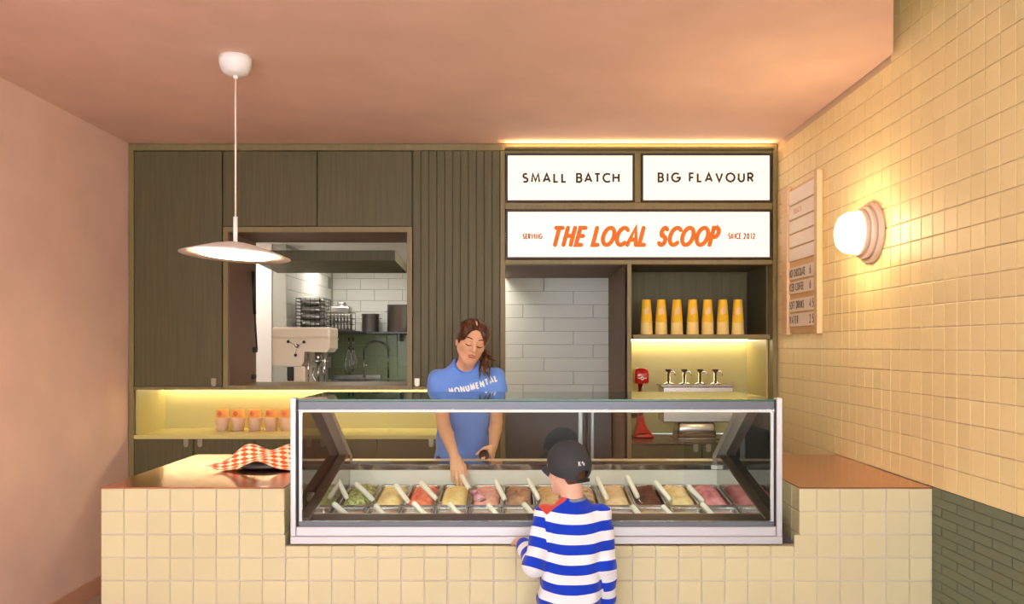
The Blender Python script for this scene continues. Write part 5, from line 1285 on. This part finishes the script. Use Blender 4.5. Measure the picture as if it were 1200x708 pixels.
add_hand(B, b_wrR, (.03, .12, -1), (1, -.1, 0), (0, 1, 0), [(.2, .35, .3), (.25, .4, .3), (.3, .4, .3), (.35, .4, .3)], [(.8, .4, .3), (.95, .1, .2), (1, 0, .2)], .74, .6)
add_hand(B, b_wrL, (-.36, .90, .12), (-.25, -.1, 1), (1, .2, 0), [(.15, .35, .3), (.15, .35, .3), (.2, .35, .3), (.25, .35, .3)], [(.7, .6, .3), (.9, .3, .2), (1, .1, .2)], .74, .8)
for g in (-1, 1):
    B.cap((bxc + g * .05, 3.165, .48), (bxc + g * .055, 3.18, .28), .055, .040, .02); B.cap((bxc + g * .055, 3.18, .28), (bxc + g * .06, 3.15, .06), .040, .028, .015); B.cap((bxc + g * .06, 3.14, .035), (bxc + g * .07, 3.25, .03), .026, .024, .015)
me = B.mesh('body'); add_mesh('body', me, M_SKINB, bt)
# short hair under the cap
Hh = Field((.05, 3.02, .96), (.34, 3.34, 1.2), .003)
Hh.ell(Wb(0, -.020, .024), np.array((.0775, .0945, .088)) * hs, .01, HB); Hh.ell(Wb(0, -.06, -.045), np.array((.055, .040, .045)) * hs, .02, HB)
Hh.ell(Wb(0, .095, -.02), np.array((.09, .10, .12)) * hs, .004, HB, 'sub')
Hh.plane_cut(Wb(0, -.08, -.070), HB @ np.array((0, -.1, -1)))
for g in (-1, 1): Hh.ell(Wb(g * .078, .0, -.03), np.array((.016, .026, .045)) * hs, .004, HB, 'sub')
add_mesh('hair', Hh.mesh('hair'), hair_mat('short_brown_hair', rgb(70, 44, 30), rgb(120, 78, 50)), bt)
# cap: crown shell with an opening at the back, visor, strap, button, seams
M_CAP = mat('charcoal_cap_cotton', rgb(66, 68, 70), .85, var=.10, bump=.1, bscale=150, spec=.2); M_CAPD = mat('black_webbing', rgb(24, 24, 24), .7)
Cp = Field((.02, 2.98, .95), (.38, 3.38, 1.22), .0026)
CR = np.array((.0885, .106, .094)) * hs; CC = Wb(0, -.016, .028)
Cp.ell(CC, CR, .01, HB); Cp.ell(Wb(0, -.03, .0), np.array((.0870, .096, .085)) * hs, .02, HB)
Cp.shell(.0075)
Cp.plane_cut(Wb(0, .0, -.028), HB @ np.array((0, .32, -1)))
Cp.ell(Wb(0, -.125, -.040), np.array((.036, .05, .026)) * hs, .004, HB, 'sub')
me = Cp.mesh('cap'); bvC = bvh_of(me)
cp = add_mesh('cap', me, M_CAP, bt)
vz = MB(); nx_, ny_ = 19, 8; vv = []
for layer in (0, 1):
    for j in range(ny_):
        for i in range(nx_):
            a = (i / (nx_ - 1) * 2 - 1) * 1.12; f_ = j / (ny_ - 1)
            x_ = .086 * math.sin(a); y_ = -.016 + .100 * math.cos(a) + f_ * .072 * math.cos(a * 1.25); z_ = .016 - .030 * abs(a) ** 2 - .014 * f_ + (.0035 if layer else 0)
            vv.append(Wb(x_, y_, z_))
m_ = nx_ * ny_; ff = []
for j in range(ny_ - 1):
    for i in range(nx_ - 1):
        a = j * nx_ + i; ff.append((a, a + 1, a + nx_ + 1, a + nx_)); ff.append((m_ + a, m_ + a + nx_, m_ + a + nx_ + 1, m_ + a + 1))
bd_ = [i for i in range(nx_)] + [j * nx_ + nx_ - 1 for j in range(1, ny_)] + [(ny_ - 1) * nx_ + i for i in range(nx_ - 2, -1, -1)] + [j * nx_ for j in range(ny_ - 2, 0, -1)]
for i in range(len(bd_)): a, b_ = bd_[i], bd_[(i + 1) % len(bd_)]; ff.append((a, b_, m_ + b_, m_ + a))
vz.add(vv, ff, True); build('visor', vz, M_CAP, cp)
st_ = MB(); vv = []; 
for i in range(13):
    a = -math.pi / 2 + (i / 12 * 2 - 1) * .5
    for (dr, dz) in ((0, -.066), (.004, -.066), (.004, -.050), (0, -.050)):
        vv.append(Wb((.076 + dr) * math.cos(a), -.028 + (.084 + dr) * math.sin(a), dz))
ff = [(0, 1, 2, 3), (48, 51, 50, 49)]
for i in range(12): ff += [(i * 4 + k_, i * 4 + (k_ + 1) % 4, i * 4 + 4 + (k_ + 1) % 4, i * 4 + 4 + k_) for k_ in range(4)]
st_.add(vv, ff); build('strap', st_, M_CAPD, cp)
build('button', MB().lathe([(.001, .006), (.006, .005), (.008, .001), (.007, -.003)], Matrix.Translation(Vector(Wb(0, -.016, .028 + .094))), 14), M_CAP, cp)
sm_ = MB()
for q in range(6):
    az = math.pi / 6 + q * math.pi / 3; pts = []
    for e in range(13):
        el = math.radians(88 - e * 7.5); dloc = HB @ np.array((math.cos(el) * math.sin(az), math.cos(el) * math.cos(az), math.sin(el)))
        h = bvC.ray_cast(Vector(CC + dloc * .25), Vector(-dloc), .3)
        if h[0] is not None and (h[0] - Vector(CC)).length > .06: pts.append(h[0] + Vector(dloc) * .0002)
    if len(pts) > 3: sm_.tube(pts, .0013, 5)
build('seam', sm_, M_CAP, cp)
em = MB()
for st in text_strokes('K~', .027, .019, .7):
    v, f = ribbon(st, .0036); out = []
    for p in v:
        loc = Wb(-(.011 - p[0]) , -.30, .016 + p[1]); dloc = HB @ np.array((0, 1, 0)); h = bvC.ray_cast(Vector(Wb(p[0] - .034, -.25, .008 + p[1])), Vector(dloc), .4)
        out.append((h[0] - Vector(dloc) * .0012) if h[0] is not None else Vector(loc))
    em.add(out, f)
build('emblem', em, mat('white_thread', rgb(214, 214, 210), .8), cp, recalc=False)
# striped sweater
S = Field((-.05, 2.98, .40), (.46, 3.36, .99), .0034)
tors = [(.425, bxc - .012, 3.165, .132, .098), (.50, bxc - .012, 3.165, .130, .098), (.60, bxc - .008, 3.162, .122, .094), (.70, bxc - .003, 3.16, .118, .092), (.80, bxc, 3.16, .120, .090), (.86, bxc + .002, 3.16, .122, .080), (.895, bxc + .002, 3.162, .104, .068), (.925, bxc + .002, 3.164, .070, .056), (.950, bxc + .001, 3.166, .050, .050)]
S.loft(tors, .02, 2.4)
def sleeve(Sv, Ev, Wv, r0, r1, r2): S.cap(Sv, Ev, r0, r1, .022); S.cap(Ev, Wv, r1, r2, .012, flat=True)
sleeve(b_shR, b_elR, b_wrR, .049, .044, .034); sleeve(b_shL, b_elL, b_wrL, .049, .045, .034)
S.wrinkle(.0058, 46, 11)
S.cap((bxc, 3.166, .90), (bxc, 3.166, 1.02), .0445, .044, .003, 'sub')
me = S.mesh('sweater'); V = S.V
def seg(P, a, b):
    a = np.array(a); b = np.array(b); ab = b - a; L = np.linalg.norm(ab); t0 = (P - a) @ ab / L ** 2; t = np.clip(t0, 0, 1); d = np.linalg.norm(P - a - t[:, None] * ab, axis=1); return d, t0 * L
A_ = np.array(tors); zc = V[:, 2]
cx, cy, ha, hb = (np.interp(zc, A_[:, 0], A_[:, i]) for i in range(1, 5))
dt = ((np.abs((V[:, 0] - cx) / ha) ** 2.4 + np.abs((V[:, 1] - cy) / hb) ** 2.4) ** (1 / 2.4) - 1) * np.minimum(ha, hb)
best = dt - .004; sc = np.minimum(zc + .010 * np.cos((V[:, 0] - bxc) * 14) - .004, .9395)
for (Sv, Ev, Wv) in ((b_shR, b_elR, b_wrR), (b_shL, b_elL, b_wrL)):
    d1, t1 = seg(V, Sv, Ev); d2, t2 = seg(V, Ev, Wv); L1 = np.linalg.norm(np.array(Ev) - np.array(Sv))
    t1 = np.maximum(t1, 0)
    for d_, co in ((d1 - .047, Sv[2] - t1 + .004), (d2 - .041, Sv[2] - L1 - t2 + .004)):
        # beyond the shoulder keep counting with height so that the bands wrap smoothly
        co = np.where((co > Sv[2] + .003), np.maximum(co, zc), co); m = d_ < best; best = np.where(m, d_, best); sc = np.where(m, co, sc)
red = np.minimum(.190 - V[:, 0], V[:, 2] - (.890 + np.abs(V[:, 0] - .112) * .78)) * 40
at_ = me.attributes.new('stripe', 'FLOAT', 'POINT'); at_.data.foreach_set('value', sc.astype(np.float32))
at2 = me.attributes.new('patch', 'FLOAT', 'POINT'); at2.data.foreach_set('value', red.astype(np.float32))
ms = mat('striped_knit', (1, 1, 1, 1), .9, spec=.2, sheen=.25, bump=.08, bscale=260); N = ms.node_tree.nodes; L = ms.node_tree.links
an = N.new('ShaderNodeAttribute'); an.attribute_name = 'stripe'; ap = N.new('ShaderNodeAttribute'); ap.attribute_name = 'patch'
m1_ = N.new('ShaderNodeMath'); m1_.operation = 'MULTIPLY_ADD'; m1_.inputs[1].default_value = 1 / .0768; m1_.inputs[2].default_value = -.941 / .0768 + 20
fr_ = N.new('ShaderNodeMath'); fr_.operation = 'FRACT'; gt = N.new('ShaderNodeMath'); gt.operation = 'GREATER_THAN'; gt.inputs[1].default_value = .49
mx_ = N.new('ShaderNodeMix'); mx_.data_type = 'RGBA'; mx_.inputs['A'].default_value = rgb(236, 234, 238); mx_.inputs['B'].default_value = rgb(18, 58, 188)
gr = N.new('ShaderNodeMath'); gr.operation = 'GREATER_THAN'; gr.inputs[1].default_value = 0; mx2 = N.new('ShaderNodeMix'); mx2.data_type = 'RGBA'; mx2.inputs['B'].default_value = rgb(206, 74, 52)
L.new(an.outputs['Fac'], m1_.inputs[0]); L.new(m1_.outputs[0], fr_.inputs[0]); L.new(fr_.outputs[0], gt.inputs[0]); L.new(gt.outputs[0], mx_.inputs['Factor'])
L.new(ap.outputs['Fac'], gr.inputs[0]); L.new(gr.outputs[0], mx2.inputs['Factor']); L.new(mx_.outputs['Result'], mx2.inputs['A']); L.new(mx2.outputs['Result'], N['Principled BSDF'].inputs['Base Color'])
sw_ = add_mesh('sweater', me, ms, bt)
ring = [(bxc + .049 * math.cos(a), 3.166 + .049 * math.sin(a), .9485 + .004 * math.sin(a)) for a in [i * math.pi / 18 for i in range(37)]]
build('collar', MB().tube(ring, .0075, 8, cap=False), mat('grey_rib_knit', rgb(128, 134, 138), .9), sw_)
J = Field((.05, 3.02, .05), (.38, 3.32, .50), .005)
J.loft([(.40, bxc - .005, 3.165, .112, .085), (.485, bxc - .005, 3.165, .110, .082)], .02)
for g in (-1, 1): J.cap((bxc + g * .05, 3.165, .44), (bxc + g * .055, 3.18, .28), .072, .058, .02); J.cap((bxc + g * .055, 3.18, .28), (bxc + g * .06, 3.15, .075), .058, .05, .015, flat=True)
J.wrinkle(.003, 50, 2); add_mesh('trousers', J.mesh('trousers'), mat('navy_twill', rgb(38, 42, 62), .85), bt)
for g in (-1, 1):
    Q = Field((bxc + g * .065 - .07, 3.06, -.01), (bxc + g * .065 + .07, 3.34, .12), .0045)
    Q.cap((bxc + g * .06, 3.12, .036), (bxc + g * .072, 3.26, .032), .037, .034, .015); Q.cap((bxc + g * .06, 3.145, .05), (bxc + g * .06, 3.145, .08), .038, .036, .015); Q.plane_cut((0, 0, .003), (0, 0, -1))
    add_mesh('shoe', Q.mesh('shoe'), mat('white_trainer', rgb(220, 218, 214), .6), bt)
